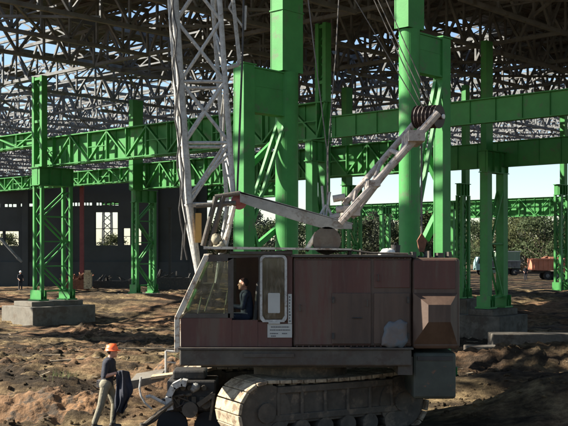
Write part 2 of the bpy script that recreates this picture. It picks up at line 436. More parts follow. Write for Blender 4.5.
        sh.box(c+ZAX*(h0+2.2), (sw[0]+.06, sw[1]+.06, .04), U, V)
        sh.build('upper_shaft', MG, t)
    return t
def colpos(px, Y): q = P(px, 250, Y); return Vector((q.x, q.y, 0))
cA = colpos(266, 35.7); cB = colpos(426, 30.2)
lattice_column('steel_column', 'tall green column with a deep bracket directly behind the crane boom', cA, -1.2, 2.2, zbr=10.25, shaft_at=1, ztop=20, bw=(.5, .55), sw=(.6, 1.1), lace=5.2, narrow=True, round_at=1, rr=.42)
lattice_column('steel_column', 'tall green column with a round front leg behind the slanting crane gantry', cB, -.6, 1.72, zbr=10.3, brd=1.2, shaft_at=-1, ztop=20, bw=(.34, .44), sw=(.5, .8), round_at=-1, lace=4.5, narrow=True, rr=.31)
cC = colpos(53, 77); cD = colpos(144, 89); cE = colpos(494, 64); cF = colpos(463, 80); cG = colpos(561, 95)
lattice_column('steel_column', 'green laced column at left standing on the big concrete foundation block', cC, -.05, 2.6, zbr=10.1, brd=1.4, shaft_at=-1, bw=(1.0, .45), sw=(.9, 1.1), lace=1.9, full_lace=True, twin=.95, twin_shaft=1.05)
lattice_column('steel_column', 'green laced column in front of the dark factory wall left of the boom', cD, -.05, 2.0, zbr=9.1, brd=1.1, shaft_at=-1, bw=(.5, .4), lace=1.9, ztop=17, twin=.55, full_lace=True)
lattice_column('steel_column', 'dark shaded column pair with large cross braces right of the crane', cE, .1, 1.95, zbr=10.1, brd=1.4, shaft_at=-1, bw=(.55, .55), sw=(.4, .8), lace=3.4, full_lace=True)
lattice_column('steel_column', 'slim sunlit laced column just right of the crane house', cF, -.05, .95, zbr=9.1, brd=1, shaft_at=1, bw=(.35, .35), lace=1.6, full_lace=True, sw=(.4, .6), twin=.42)
lattice_column('steel_column', 'bright green laced column at the right edge of the hall', cG, -.05, 1.25, zbr=10.0, brd=1, shaft_at=1, bw=(.5, .42), lace=1.6, full_lace=True, sw=(.5, .6), twin=.55)
cH = W(-26, 32, 0); cI = W(-15.5, 18.3, 0); 
lattice_column('steel_column', 'green laced column seen between the gantry foot and the near columns', colpos(352, 82), -.05, 1.5, zbr=9.1, brd=1, shaft_at=-1, bw=(.5, .45), lace=1.7, full_lace=True, sw=(.5, .8), twin=.55)
lattice_column('steel_column', 'dark green column whose sunlit upper shaft pokes out right of the bracket', colpos(318, 58), -.9, 1.1, zbr=10.1, brd=1.2, shaft_at=1, bw=(.5, .5), lace=3, sw=(.5, .7), twin_shaft=.55)
lattice_column('steel_column', 'far green column standing behind the crane gantry', colpos(385, 112), 0, 1.2, zbr=8.6, brd=.8, shaft_at=1, bw=(.4, .4), lace=1.6, full_lace=True, sw=(.4, .6), shaft=False)
lattice_column('steel_column', 'far slim column between the near round leg and the laced one', colpos(455, 100), 0, .9, zbr=8.6, brd=.8, shaft_at=1, bw=(.35, .35), lace=1.6, shaft=False)

# ------------------------------------------------------------------ crane-runway girders
def girder(label, u0, u1, v, z0, z1, brake=True, rib=1.5, group='green crane runway girders', panel=2.0, bo=1.0):
    t = thing('runway_girder', label, 'girder', W((u0+u1)/2, v, z0), group)
    m = MB(); uc = (u0+u1)/2; L = u1-u0
    m.box(W(uc, v, (z0+z1)/2), (L, .03, z1-z0-.1), U, V)
    m.box(W(uc, v, z1-.025), (L, .45, .05), U, V); m.box(W(uc, v, z0+.025), (L, .40, .05), U, V)
    u = u0+.3
    while u < u1:
        m.box(W(u, v, (z0+z1)/2), (.03, .17, z1-z0-.1), U, V); u += rib
    m.build('beam', MG, t)
    if brake:
        b = MB(); vb = v-bo*.42; dp = bo*.34       # flat bars set edgeways before the web
        b.box(W(uc, vb, z1-.06), (L, dp, .07), U, V); b.box(W(uc, vb, z0+.10), (L, dp*.8, .07), U, V)
        u = u0; k = 0
        while u < u1-.1:
            ue = min(u+panel, u1)
            b.bar(W(u, vb, z0+.14), W(u, vb, z1-.1), dp*.8, .07, side=V)
            p, q = (W(u, vb, z0+.16), W(ue, vb, z1-.12)) if k % 2 else (W(u, vb, z1-.12), W(ue, vb, z0+.16))
            b.bar(p, q, dp*.7, .10, side=V)
            if k % 3 == 0: b.bar(W(u, vb, (z0+z1)/2), W(ue, vb, (z0+z1)/2), dp*.6, .06, side=V)
            u = ue; k += 1
        b.build('brake_lattice', MG, t)
    return t
girder('long green girder with a lattice in front resting on the left laced column', -42.2, -13, 18.2, 10.15, 12.4, panel=2.2)
girder('dark green girder running behind the gantry to the right picture edge', -12.9, 26, 18.2, 10.25, 11.5, brake=False)
girder('higher short green girder left of the left laced column', -72, -42.6, 18.2, 11.8, 13.0, panel=3)
girder('lower green girder with lattice passing over the second laced column', -46.5, -16, 31, 9.15, 11.5, panel=1.9)
girder('lower dark green beam at right above the open strip of sky', -15.9, 30, 31, 9.15, 10.8, brake=False)
girder('lower lattice girder at the far left edge under the dark roof', -85, -46.8, 31, 9.9, 11.3, panel=1.6)
girder('distant bright green lattice girder before the trees at right', -95, -36, 112, 8.9, 11.8, panel=2.6, bo=1.3)
for u_, lb in ((-90, 'far end column of the distant sunlit girder behind the gantry'), (-75, 'far end column hidden behind the round column leg'), (-60, 'far end column behind the dark shaded column pair'), (-45, 'far end column beyond the right picture edge')):
    lattice_column('steel_column', lb, W(u_, 112, 0), 0, 1.2, zbr=8.8, brd=.8, bw=(.4, .4), lace=1.8, shaft=False)
girder('distant sunlit girder glimpsed left of the gantry', -72, -44, 47, 9.1, 11.0, panel=2.0)

# cross braces low down between columns
for i, (p, q, lb) in enumerate([(P(250, 166, 36), P(285, 131, 36.8), 'bright diagonal green brace between the legs of the near column'),
                                (P(424, 150, 31.2), P(445, 195, 31.5), 'dark diagonal green brace beside the round column leg'),
                                (P(425, 240, 31.2), P(441, 207, 31.5), 'sunlit curved green pipe brace low beside the round column leg'),
                                (P(252, 250, 36), P(285, 222, 36.8), 'low green brace near the crane roof')]):
    tag(MB().bar(p, q, .22, .2).build('steel_brace', MG, origin=(p+q)/2), lb, 'brace')

# ------------------------------------------------------------------ roof: trusses, purlins, bracing, deck
ZB, ZT = 17.0, 20.0
spans = [(-23.4, -11.4), (-10.6, -.8), (0.6, 17.4), (18.6, 30.4), (31.6, 47.4), (48.6, 65.4), (66.6, 83.4), (84.6, 101.4)]
def truss_mesh(L, name):
    m = MB(); X = Vector((1, 0, 0)); n = max(4, round(L/2.0)); d = L/n; H = ZT-ZB
    m.box((L/2, 0, 0), (L, .26, .24)); m.box((L/2, 0, H), (L, .28, .26))
    for k in range(n+1):
        if k % 1 == 0: m.bar((k*d, 0, .1), (k*d, 0, H-.1), .14)
        if k < n:
            p, q = ((k*d, 0, .1), ((k+1)*d, 0, H-.1)) if k % 2 else ((k*d, 0, H-.1), ((k+1)*d, 0, .1))
            m.bar(p, q, .17)
    return m.mesh(name, MSTEEL)
vrot = math.atan2(V.y, V.x); urot = math.atan2(U.y, U.x)
def decked(u, v):
    if v < -1 and u < -19: return v > -22 and u > -70 and (int(u*1.3)*7+int(v)*5) % 11 < 3
    if v < -1: return (-22 < v < -12 and -17 < u < -6) or (u > 14 and -22 < v and u < 48) or (v > -11 and 0 < u < 15 and not (7 < u < 14 and v < -5))  # unseen front sheets, added to shade the right foreground and block sky
    return v < max(31, 27+(u+59)*.85) and u > (-38 if v < 12 else (-45 if 18 < v < 24 else -65)) and u < 46
tm = {}
for (v0, v1) in spans:
    L = v1-v0
    key = round(L, 1)
    if key not in tm: tm[key] = truss_mesh(L, 'roof_truss')
    for k in range(-25, 5):
        u = k*6+1.5
        if v0 < 0 and not (-5 < k < -1 or k > 1 or -13 < k < -3): continue
        if v0 < 0 and k > -4 and v0 > -20: continue
        if 0 < v0 < 30 and u < -38 and k % 2: continue
        q = W(u, v0, ZB)
        if q.y < 8 or abs(q.x)/max(q.y, 1) > .75: continue
        o = bpy.data.objects.new('roof_truss', tm[key]); COL.objects.link(o); o.location = q; o.rotation_euler = (0, 0, vrot)
        vm = (v0+v1)/2
        if decked(u, vm): lb = 'dark steel roof truss under the laid roof deck high in the hall'
        else: lb = 'pale steel roof truss in the undecked open part of the roof'
        tag(o, lb, 'truss', 'steel roof trusses')
# lattice purlins along the hall
pu = MB(); uL = 183
pu.box((uL/2, 0, 0), (uL, .14, .14)); pu.box((uL/2, 0, .7), (uL, .2, .18))
for k in range(122):
    a, b = (0, .7) if k % 2 else (.7, 0)
    pu.bar((k*1.5, 0, a), (k*1.5+1.5, 0, b), .11)
pmesh = pu.mesh('lattice_purlin', MSTEEL)
ps = MB(); ps.box((36, 0, 0), (72, .14, .14)); ps.box((36, 0, .7), (72, .2, .18))
for k in range(48):
    a, b = (0, .7) if k % 2 else (.7, 0)
    ps.bar((k*1.5, 0, a), (k*1.5+1.5, 0, b), .11)
pshort = ps.mesh('lattice_purlin', MSTEEL)
for k in range(0, 35):
    v = .6+k*3.0
    o = bpy.data.objects.new('lattice_purlin', pmesh if (v > 24.5 or 14.5 < v < 18.7 or k % 4 == 0) else pshort); COL.objects.link(o); o.location = W(-152 if (v > 24.5 or 14.5 < v < 18.7 or k % 4 == 0) else -41, v, ZT+.15); o.rotation_euler = (0, 0, urot)
    tag(o, 'long lattice purlin crossing the roof trusses ' + ('over the near bays' if v < 18 else 'over the far open bays'), 'purlin', 'roof purlins')
sp_ = MB(); sp_.box((9.5, 0, 0), (19, .14, .14)); sp_.box((9.5, 0, .7), (19, .2, .18))
for k in range(12):
    a, b = (0, .7) if k % 2 else (.7, 0)
    sp_.bar((k*1.5, 0, a), (k*1.5+1.5, 0, b), .11)
spm = sp_.mesh('lattice_purlin', MSTEEL)
for k in range(5):  # out of view, added as support for the shading front sheets
    o = bpy.data.objects.new('lattice_purlin', spm); COL.objects.link(o); o.location = W(-23, -23.4+k*3, ZT+.15); o.rotation_euler = (0, 0, urot)
    tag(o, 'short unseen lattice purlin added to carry the shading front roof sheets', 'purlin', 'roof purlins')
# lengthwise trusses and tie bars in the bottom plane
lt = MB(); L = 183; n = 61; d = L/n
lt.box((L/2, 0, 0), (L, .24, .22)); lt.box((L/2, 0, 2.6), (L, .24, .22))
for k in range(n):
    lt.bar((k*d, 0, 0), (k*d+d/2, 0, 2.6), .16); lt.bar((k*d+d/2, 0, 2.6), (k*d+d, 0, 0), .16)
lmesh = lt.mesh('lengthwise_truss', MSTEEL)
for v in (0.0, 18.0, 31.0, 39.5, 48.0, 57, 66.0, 75, 84, 93, 102):
    o = bpy.data.objects.new('lengthwise_truss', lmesh); COL.objects.link(o); o.location = W(-152, v, ZB+.25); o.rotation_euler = (0, 0, urot)
    tag(o, 'lengthwise steel truss tying the roof ' + ('near the front columns' if v < 10 else 'deeper in the hall'), 'truss', 'lengthwise roof trusses')
xb = MB()
for a, b in (((0, 0), (6, 6)), ((0, 6), (6, 0))): xb.bar((a[0], a[1], 0), (b[0], b[1], 0), .15)
xb.bar((0, 3, .12), (6, 3, .12), .09); xb.bar((0, 0, 0.1), (3, 3, 2.5), .08); xb.bar((3, 3, 2.5), (6, 0, .1), .08)
xmesh = xb.mesh('roof_bracing', MSTEEL)
rb = random.Random(3)
for k in range(-24, 4):
    for v in (3, 12, 20, 33, 41, 50, 58, 69, 77, 88, 95):
        if rb.random() < .42 or (v < 15 and k < -6): continue
        q = W(k*6+1.5, v, ZB+.2)
        if q.y < 20 or abs(q.x)/q.y > .45: continue
        o = bpy.data.objects.new('roof_bracing', xmesh); COL.objects.link(o); o.location = q; o.rotation_euler = (0, 0, urot)
        tag(o, 'crossed bracing bars between roof trusses ' + ('beneath the dark deck' if decked(k*6+4, v+3) else 'below the open sky'), 'bracing', 'roof bracing')
# deck sheets
ds = MB(); nn = 24
prof = []
for k in range(nn+1):
    x = k*6.0/nn
    prof.append((x, 0.06 if k % 2 else 0.0))
vs_ = []; fs = []
for (x, z) in prof: vs_ += [(x, 0, z), (x, 5.98, z), (x, 0, z+.03), (x, 5.98, z+.03)]
for k in range(nn):
    a = 4*k; b = 4*k+4
    fs += [(a, b, b+1, a+1), (a+2, a+3, b+3, b+2)]
ds.add(vs_, fs)
dmesh = ds.mesh('roof_deck', MDECK)
rd = random.Random(11)
for k in range(-12, 8):
    for j in range(-5, 12):
        u = k*6+1.5; v = .6+j*6
        edge = not (decked(u+3, v+6.5))
        if not decked(u+3, v+2) or (k == -2 and j == -3): continue
        if rd.random() < (.10 if u < -22 else .03) or (edge and rd.random() < .35): continue
        o = bpy.data.objects.new('roof_deck', dmesh); COL.objects.link(o); o.location = W(u, v, ZT+.95); o.rotation_euler = (0, 0, urot)
        tag(o, 'dark corrugated roof deck sheet laid on the purlins, unseen front ones added for shade', 'roof sheet', 'roof deck sheets')

# ------------------------------------------------------------------ old factory building at the back left
YW = 106
def wallbox(m, px0, px1, py0, py1, dy=.4, y=YW):
    a = P(px0, py0, y); b = P(px1, py1, y); m.span(a.x, b.x, y, y+dy, b.z, a.z)
fb = thing('factory_building', 'dark old factory wall with empty window openings at the back left', 'building', (-20, YW, 0))
ops = [(-60, -40, 228, 246), (-8, 3.5, 231, 246), (4.5, 19.5, 231, 246), (95, 118.5, 212, 245.5), (123, 131, 228, 245), (134, 142, 228, 245)]
cl = [(-28, -16, 203, 207.5), (-13, 0, 203, 207.5), (4, 16.5, 203.5, 207), (20, 33, 203, 206.5), (71, 81, 202, 206), (83, 92, 202, 205.5), (96, 105, 202, 205.5), (106.5, 118.5, 202, 205.5)]
xs = sorted(set([-160, 207]+[o[0] for o in ops+cl]+[o[1] for o in ops+cl]))
ys = sorted(set([176, 296]+[o[2] for o in ops+cl]+[o[3] for o in ops+cl]))
wm = MB()
for i in range(len(xs)-1):                 # solid runs of wall between the openings, column by column
    xm = (xs[i]+xs[i+1])/2; run = None
    for j in range(len(ys)-1):
        ymid = (ys[j]+ys[j+1])/2
        hole = any(o[0] < xm < o[1] and o[2] < ymid < o[3] for o in ops+cl)
        if not hole and run is None: run = ys[j]
        if hole and run is not None: wallbox(wm, xs[i], xs[i+1], run, ys[j]); run = None
    if run is not None: wallbox(wm, xs[i], xs[i+1], run, ys[-1])
wm.build('wall', MOLDWALL, fb)
for o in ops:
    f = MB(); w = .18*1000/YW*.5
    wallbox(f, o[0], o[1], o[2], o[2]+w*.5, .2, YW+.1); wallbox(f, o[0], o[0]+w, o[2], o[3], .2, YW+.1); wallbox(f, o[1]-w, o[1], o[2], o[3], .2, YW+.1)
    mid = (o[2]+o[3])/2; wallbox(f, o[0]+w, o[1]-w, mid-w*.4, mid+w*.4, .2, YW+.1)
    f.build('window_frame', MOLDWALL, fb)
for o in cl:
    f = MB()
    wallbox(f, o[0], o[1], o[2], o[2]+.7, .2, YW+.1)
    for k in (1, 2): x = o[0]+(o[1]-o[0])*k/3; wallbox(f, x-.4, x+.4, o[2], o[3], .2, YW+.1)
    f.build('window_frame', MOLDWALL, fb)
for px in (-40, 22, 62, 152, 190):
    pil = MB(); wallbox(pil, px, px+6, 178, 294, .5, YW-.5); pil.build('pilaster', MOLDWALL, fb)
plm = MB(); wallbox(plm, -160, 207, 262, 296, .25, YW-.25); plm.build('plinth_course', MOLDWALL, fb)
p = P(82, 250, 98); tag(MB().box((p.x, p.y, 5.3), (.38, .38, 10.6)).box((p.x, p.y, 10.4), (.8, .8, .2)).build('steel_post', MREDPOST, origin=(p.x, p.y, 0)), 'dark red steel post in front of the factory wall', 'post')
for px, lb in ((64, 'dark upright strut left of the pale factory window'), (170, 'thin dark upright pole behind the crane boom')):
    p = P(px, 250, 100); tag(MB().box((p.x, p.y, 4), (.25, .25, 8)).box((p.x, p.y, 8), (.5, .5, .1)).build('steel_post', MDARK, origin=(p.x, p.y, 0)), lb, 'post')
a = P(0, 238, 92); b = P(18, 258, 92)
tag(MB().tube(a, b, .13).tube(b, P(22, 262, 92), .18, .1).build('leaning_pipe', MSTEEL, origin=a), 'grey pipe leaning before the left factory window', 'pipe')
# lattice tower seen through the window
lx = P(107.5, 245, 190); lt2 = MB()
for sx in (-1, 1):
    for sy in (-1, 1): lt2.bar((lx.x+sx*.9, 190+sy*.9, 0), (lx.x+sx*.7, 190+sy*.7, 14), .22)
for k in range(9):
    lt2.bar((lx.x-.85, 189.1, k*1.5), (lx.x+.85, 189.1, k*1.5+1.5), .15); lt2.bar((lx.x+.85, 190.9, k*1.5), (lx.x-.85, 190.9, k*1.5+1.5), .15)
tag(lt2.build('lattice_tower', MBOOM, origin=(lx.x, 190, 0)), 'pale distant lattice tower seen through the factory window', 'tower')

# ------------------------------------------------------------------ foundations
def plinth(label, c, su, sv, ztop, zbot, step=None, mc=None):
    mc = mc or MCONC
    m = MB(); m.box(Vector((c.x, c.y, (ztop+zbot)/2)), (su, sv, ztop-zbot), U, V)
    o = m.build('foundation_block', mc, origin=(c.x, c.y, zbot), bevel=.04)
    if step:
        q = MB(); q.box(Vector((c.x, c.y, ztop+step[2]/2+.002)), (step[0], step[1], step[2]), U, V); q.build('pedestal', mc, o, bevel=.03)
    return tag(o, label, 'foundation', 'concrete column foundations')
plinth('big concrete block under the left laced column with one sunlit face', P(49, 250, 76.5).xy.to_3d(), 4.2, 5.6, -.42, -2.3, (2.4, 4.6, .36))
plinth('concrete block under the dark shaded column pair', P(493, 250, 63.5).xy.to_3d(), 3.0, 3.4, -.3, -2.6, (1.8, 3.0, .38), MCONCSHADE)
plinth('concrete block under the slim laced column behind the crane', cF, 2.2, 2.4, -.08, -1.8, None, MCONCSHADE)
plinth('concrete block under the bright column at the right edge', cG, 3.2, 3.2, -.08, -1.2)
plinth('low concrete block under the column before the factory wall', cD, 3.0, 3.6, -.07, -1.2)
plinth('concrete block hidden behind the crane under the bracketed column', cA, 2.2, 4.2, -1.22, -3)
plinth('concrete block behind the crane under the column with round leg', cB, 2.0, 3.4, -.62, -2.4)
for (px, Y, z, lb, su, sv) in [(483, 44, -.95, 'shade-darkened concrete block in the pit right of the crane', 1.6, .8), (540, 50, -.9, 'shade-darkened concrete slab in the pit at right', 5.0, 1.2)]:
    c = P(px, 250, Y); m = MB(); m.box((c.x, c.y, z), (su, sv, 1.1)); tag(m.build('concrete_block', MCONCSHADE, origin=c.xy.to_3d(), bevel=.05), lb, 'block')

# ------------------------------------------------------------------ trees
def tree_mesh(seed, h, w, leafm, n=3000, leaf=.30, lift=.18):
    rnd = random.Random(seed); m = MB(); cl = []
    for k in range(17):
        t = rnd.random(); a = rnd.uniform(0, 6.283); zz = h*(lift+.78*t)
        prof_ = math.sin(math.pi*min(1, .18+.8*t))**.7
        rr = w*.5*prof_*rnd.uniform(.25, 1.0)
        cl.append((rr*math.cos(a), rr*math.sin(a), zz, rnd.uniform(.13, .24)*w))
    for k in range(n):
        c = cl[rnd.randrange(len(cl))]
        d = Vector((rnd.gauss(0, 1), rnd.gauss(0, 1), rnd.gauss(0, 1))); d.normalize()
        r = c[3]*rnd.uniform(.45, 1.1)
        p = Vector((c[0], c[1], c[2]))+Vector((d.x*r, d.y*r, d.z*r*.8))
        if p.z < .5: continue
        a = Vector((rnd.gauss(0, 1), rnd.gauss(0, 1), rnd.gauss(0, .7))); a.normalize(); b = a.orthogonal(); b.rotate(Matrix.Rotation(rnd.uniform(0, 6.28), 3, a)); b.normalize(); e = a.cross(b)
        s = leaf*rnd.uniform(.6, 1.3)
        m.add([p-b*s*.5-e*s*.25, p+b*s*.1-e*s*.45, p+b*s*.55+e*s*.1, p-b*s*.05+e*s*.45], [(0, 1, 2, 3)])
    crown = m.mesh('crown', leafm)
    t = MB(); t.tube((0, 0, -.2), (0.05*w*.2, 0, h*.45), .035*h*.5, .012*h, n=8, caps=False)
    for c in cl[:9]: t.tube((0, 0, h*.25), (c[0]*.85, c[1]*.85, c[2]), .012*h*.6, .004*h, n=5, caps=False)
    return crown, t.mesh('trunk', MBARK)
tv = [tree_mesh(1, 10, 8.5, MLEAF[0]), tree_mesh(2, 9, 8, MLEAF[1]), tree_mesh(3, 10, 7.5, MLEAF[2]), tree_mesh(4, 8.5, 9, MLEAF[0])]
def plant_tree(i, x, y, s, label):
    t = thing('broadleaf_tree', label, 'tree', (x, y, 0), 'trees behind the hall')
    for nm, me in zip(('crown', 'trunk'), tv[i]):
        o = bpy.data.objects.new(nm, me); COL.objects.link(o); o.parent = t
    t.rotation_euler = (0, 0, x*7.3 % 6.28); t.scale = (s*1.05, s*1.05, s)
    return t
kinds = ['dark green', 'olive green', 'grey green', 'dark spreading']
rt = random.Random(21)
pxs = list(range(196, 600, 15))
for i, px in enumerate(pxs):
    Y = 172+rt.uniform(-8, 14); q = P(px+rt.uniform(-4, 4), 250, Y); k = rt.randrange(4)
    sc = rt.uniform(.82, 1.12)*(.92 if px < 330 else 1.08)
    where = 'behind the boom and near columns' if px < 330 else ('behind the crane gantry' if px < 440 else 'behind the trucks at right')
    plant_tree(k, q.x, q.y, sc, kinds[k]+' tree in the line '+where)
for i in range(16):
    px = 200+i*26; Y = 196+rt.uniform(-6, 10); q = P(px, 250, Y); k = rt.randrange(4)
    where = 'behind the boom and near columns' if px < 330 else ('behind the crane gantry' if px < 440 else 'behind the trucks at right')
    plant_tree(k, q.x, q.y, rt.uniform(.95, 1.25), kinds[k]+' tree in the line '+where)
q = P(113, 250, 150); plant_tree(1, q.x, q.y, .66, 'small pale tree framed by the factory window')
q = P(101, 250, 160); plant_tree(2, q.x, q.y, .5, 'low grey tree at the left edge of the factory window')
q = P(8, 250, 165); plant_tree(1, q.x, q.y, .7, 'low tree behind the far left factory windows')

# ------------------------------------------------------------------ far vehicles, container, heaps
def wheel(m, c, r, w): m.tube(Vector(c)-Vector((0, w/2, 0)), Vector(c)+Vector((0, w/2, 0)), r, n=16)
def truck(label, px, Y, bodymat, cabmat, L=5.2, ztop=2.9, cabside=-1):
    q = P(px, 250, Y); t = thing('dump_truck', label, 'truck', (q.x, Y, 0))
    x0 = q.x-L/2; m = MB()
    m.prism([(x0, Y-1.2, 1.25), (x0+L, Y-1.2, 1.15), (x0+L+.25, Y-1.2, ztop), (x0-.1, Y-1.2, ztop)], (0, 2.4, 0))
    for k in range(6): m.box((x0+.3+k*(L-.6)/5, Y-1.23, (1.2+ztop)/2), (.14, .08, ztop-1.35))
    m.box((q.x, Y-1.24, ztop-.1), (L+.1, .1, .16)); m.build('tipper_body', bodymat, t)
    c = MB(); cx = x0-1.05 if cabside < 0 else x0+L+1.3
    c.prism([(cx-1, Y-1.2, .8), (cx+.9, Y-1.2, .8), (cx+.9, Y-1.2, 2.75), (cx-.7, Y-1.2, 2.75), (cx-1, Y-1.2, 1.8)], (0, 2.4, 0)); cb = c.build('cab', cabmat, t)
    MB().prism([(cx-.75, Y-1.23, 1.75), (cx+.5, Y-1.23, 1.75), (cx+.5, Y-1.23, 2.5), (cx-.55, Y-1.23, 2.5)], (0, .02, 0)).build('window', MDARK, cb)
    f = MB(); f.box((q.x-.8, Y, .95), (L+2.5, 1.0, .25)); f.build('chassis', MDARK, t)
    for wx in (cx, x0+L*.55, x0+L*.85):
        for s in (-1, 1):
            w = MB(); wheel(w, (wx, Y+s*.95, .52), .52, .38); wo = w.build('wheel', MTYRE, t)
            MB().tube((wx, Y+s*1.145, .52), (wx, Y+s*1.16, .52), .25, n=12).build('rim', MSTEEL, wo)
    return t
truck('orange brown dump truck parked in the yard near the right edge', 544, 128, MDUMP, MDUMP, L=3.6, ztop=2.7, cabside=1)
truck('turquoise cab truck half hidden behind the dark columns', 503, 150, MSTEEL, MTURQ, L=4.4, ztop=2.2, cabside=-1)
q = P(520, 250, 150); ct = thing('site_container', 'pale green shipping container in the yard before the trees', 'container', (q.x+.0, 158, 0))
m = MB(); m.span(q.x-1.6, q.x+1.9, 158, 160.5, .95, 3.5)
for k in range(9): m.box((q.x-1.5+k*.41, 157.98, 2.2), (.1, .06, 2.3))
m.build('box_body', MCONTG, ct); MB().span(q.x-1.75, q.x+2.05, 157.9, 160.6, 3.51, 3.62).build('roof', MWHITE, ct)
for xx in (q.x-1.3, q.x+1.6): MB().span(xx-.25, xx+.25, 158.1, 160.3, -.1, .94).build('support_block', MDARK, ct)
q = P(494, 250, 160); m = MB(); m.span(q.x-.9, q.x+.6, 160, 162, .1, 2.4); m.span(q.x-1.0, q.x+.7, 159.9, 162.1, 2.41, 2.55)
tag(m.build('site_cabin', MTURQ, origin=(q.x, 161, 0)), 'small turquoise site cabin left of the container', 'cabin')
for (px, Y, w, h, mm, lb) in [(548, 165, 5, 2.9, MRUST, 'reddish rubble heap behind the orange truck'), (535, 176, 7, 3.4, MCONC, 'pale rubble heap between container and trees'), (566, 150, 4, 2.8, MCONC, 'grey rubble heap at the right picture edge'), (455, 118, 2.2, 1.6, MRUST, 'small rusty heap behind the slim laced column')]:
    q = P(px, 250, Y); m = MB(); rr = random.Random(int(px))
    m.blob((q.x, Y, h*.25), w*.55, 2, h*.6, int(px), .35, 16, 9)
    for k in range(60): 
        a = rr.uniform(0, 6.28); d = rr.random()**.5
        m.blob((q.x+math.cos(a)*w*.5*d, Y-.5+math.sin(a)*1.6*d, h*.85*(1-d*.8)), rr.uniform(.15, .4), rr.uniform(.15, .4), rr.uniform(.1, .3), k, .4, 6, 4)
    tag(m.build('rubble_heap', mm, origin=(q.x, Y, 0)), lb, 'rubble')
# low clutter at the foot of the factory wall
for (px, Y, w, h, mm, lb) in [(78, 97, 2.2, 1.5, MRUST, 'rusty crate of scrap by the factory wall'), (112, 100, 3.5, 1.2, MDARK, 'dark scrap pile beneath the pale factory window'), (172, 96, 3.5, 1.9, MDARK, 'dark machinery pile left of the boom foot')]:
    q = P(px, 250, Y); m = MB(); rr = random.Random(int(px)+1); m.box((q.x, Y, h*.3), (w, 1.2, h*.6))
    for k in range(16): 
        a = Vector((q.x+rr.uniform(-w/2, w/2), Y+rr.uniform(-.6, .6), h*.5)); m.bar(a, a+Vector((rr.uniform(-1.2, 1.2), rr.uniform(-.4, .4), rr.uniform(.1, h*.6))), .12)
    tag(m.build('scrap_pile', mm, origin=(q.x, Y, 0)), lb, 'scrap')
q = P(88, 275, 94); tag(MB().box((q.x, 94, .9), (.7, .5, 1.5)).box((q.x, 93.9, 1.75), (.5, .5, .3)).build('fuel_drum_stack', MWOOD, origin=(q.x, 94, 0)), 'sunlit tan crate standing by the factory wall', 'crate')

# ------------------------------------------------------------------ the crawler crane
Y0 = 20.0                                  # near side of the crane house
crane = thing('crawler_crane', 'old maroon crawler crane with grey lattice boom and slanting rear gantry', 'crane', (.4, 21.5, 0))
def Q(px, py, y=Y0):                       # on the near side plane: 50 pixels to the metre
    return Vector(((px-284)/50, y, CAMZ+(250-py)/50))
def sidebox(m, px0, px1, py0, py1, y0, y1):
    a = Q(px0, py0); b = Q(px1, py1); return m.span(a.x, b.x, y0, y1, b.z, a.z)
def sideprism(m, pts, y0, y1):
    return m.prism([Q(x, y, y0) for x, y in pts], (0, y1-y0, 0))
# house body
hb = sidebox(MB(), 293, 412, 257, 347, Y0+.03, 23.0).build('house_body', MMAROON2, crane, bevel=.04)
sidebox(MB(), 229, 292.6, 252, 347, 21.75, 23.0).build('house_body', MMAROON2, crane, bevel=.04)
for (x0, x1, y0, y1, mm) in [(295, 371, 260, 345, MMAROON), (374, 410, 260, 288, MMAROON), (332, 371, 293, 344, MMAROON2), (374, 410, 293, 344, MMAROON2)]:
    sidebox(MB(), x0, x1, y0, y1, Y0+(.012 if mm is MMAROON else -.008), Y0+.04).build('side_panel', mm, hb, bevel=.012)
for (x, y) in ((333, 300), (333, 336), (408, 300), (408, 336)): MB().box(Q(x, y, Y0-.02), (.05, .04, .12)).build('panel_hinge', MDARK, hb)
MB().tube(Q(352, 318, Y0-.03), Q(362, 318, Y0-.03), .012).build('panel_handle', MDARK, hb)
for (x, y) in ((300, 305), (367, 300), (378, 275)): MB().path([Q(x, y, Y0+.02), Q(x, y, Y0-.06), Q(x, y+6, Y0-.06), Q(x, y+6, Y0+.02)], .011, 8).build('grab_handle', MGRIME, hb)
rv = MB()
for x in range(297, 411, 6):
    for y in (258.6, 346.2): rv.box(Q(x, y, Y0+.02), (.025, .03, .025))
rv.build('rivet_row', MMAROON, hb)
sidebox(MB(), 291, 414, 255, 257, Y0-.06, 23.05).build('roof', MGRIME, hb)
# stern: counterweight
cw = sidebox(MB(), 412.5, 460, 258, 349, Y0-.02, 23.0).build('counterweight', MMAROON2, crane, bevel=.07)
sidebox(MB(), 414, 455, 260, 289, Y0-.032, Y0).build('side_panel', MMAROON, cw, bevel=.01)
fr = MB(); o4 = [(413, 293), (457, 293), (457, 344), (413, 344)]; i4 = [(426, 304), (448, 304), (448, 321), (426, 321)]
vs_ = [Q(x, y, Y0-.03) for x, y in o4]+[Q(x, y, Y0-.32) for x, y in i4]
fr.add(vs_, [(0, 1, 5, 4), (1, 2, 6, 5), (2, 3, 7, 6), (3, 0, 4, 7), (4, 5, 6, 7), (3, 2, 1, 0)]); fr.build('bulged_cover', MMAROON2, cw)
lb_ = sidebox(MB(), 413.5, 457, 353, 400, Y0+.1, 22.6).build('ballast_box', MDKGREEN, crane, bevel=.06)
sidebox(MB(), 418, 453, 357, 361, Y0+.07, Y0+.1).build('lid_strip', MDARK, lb_)
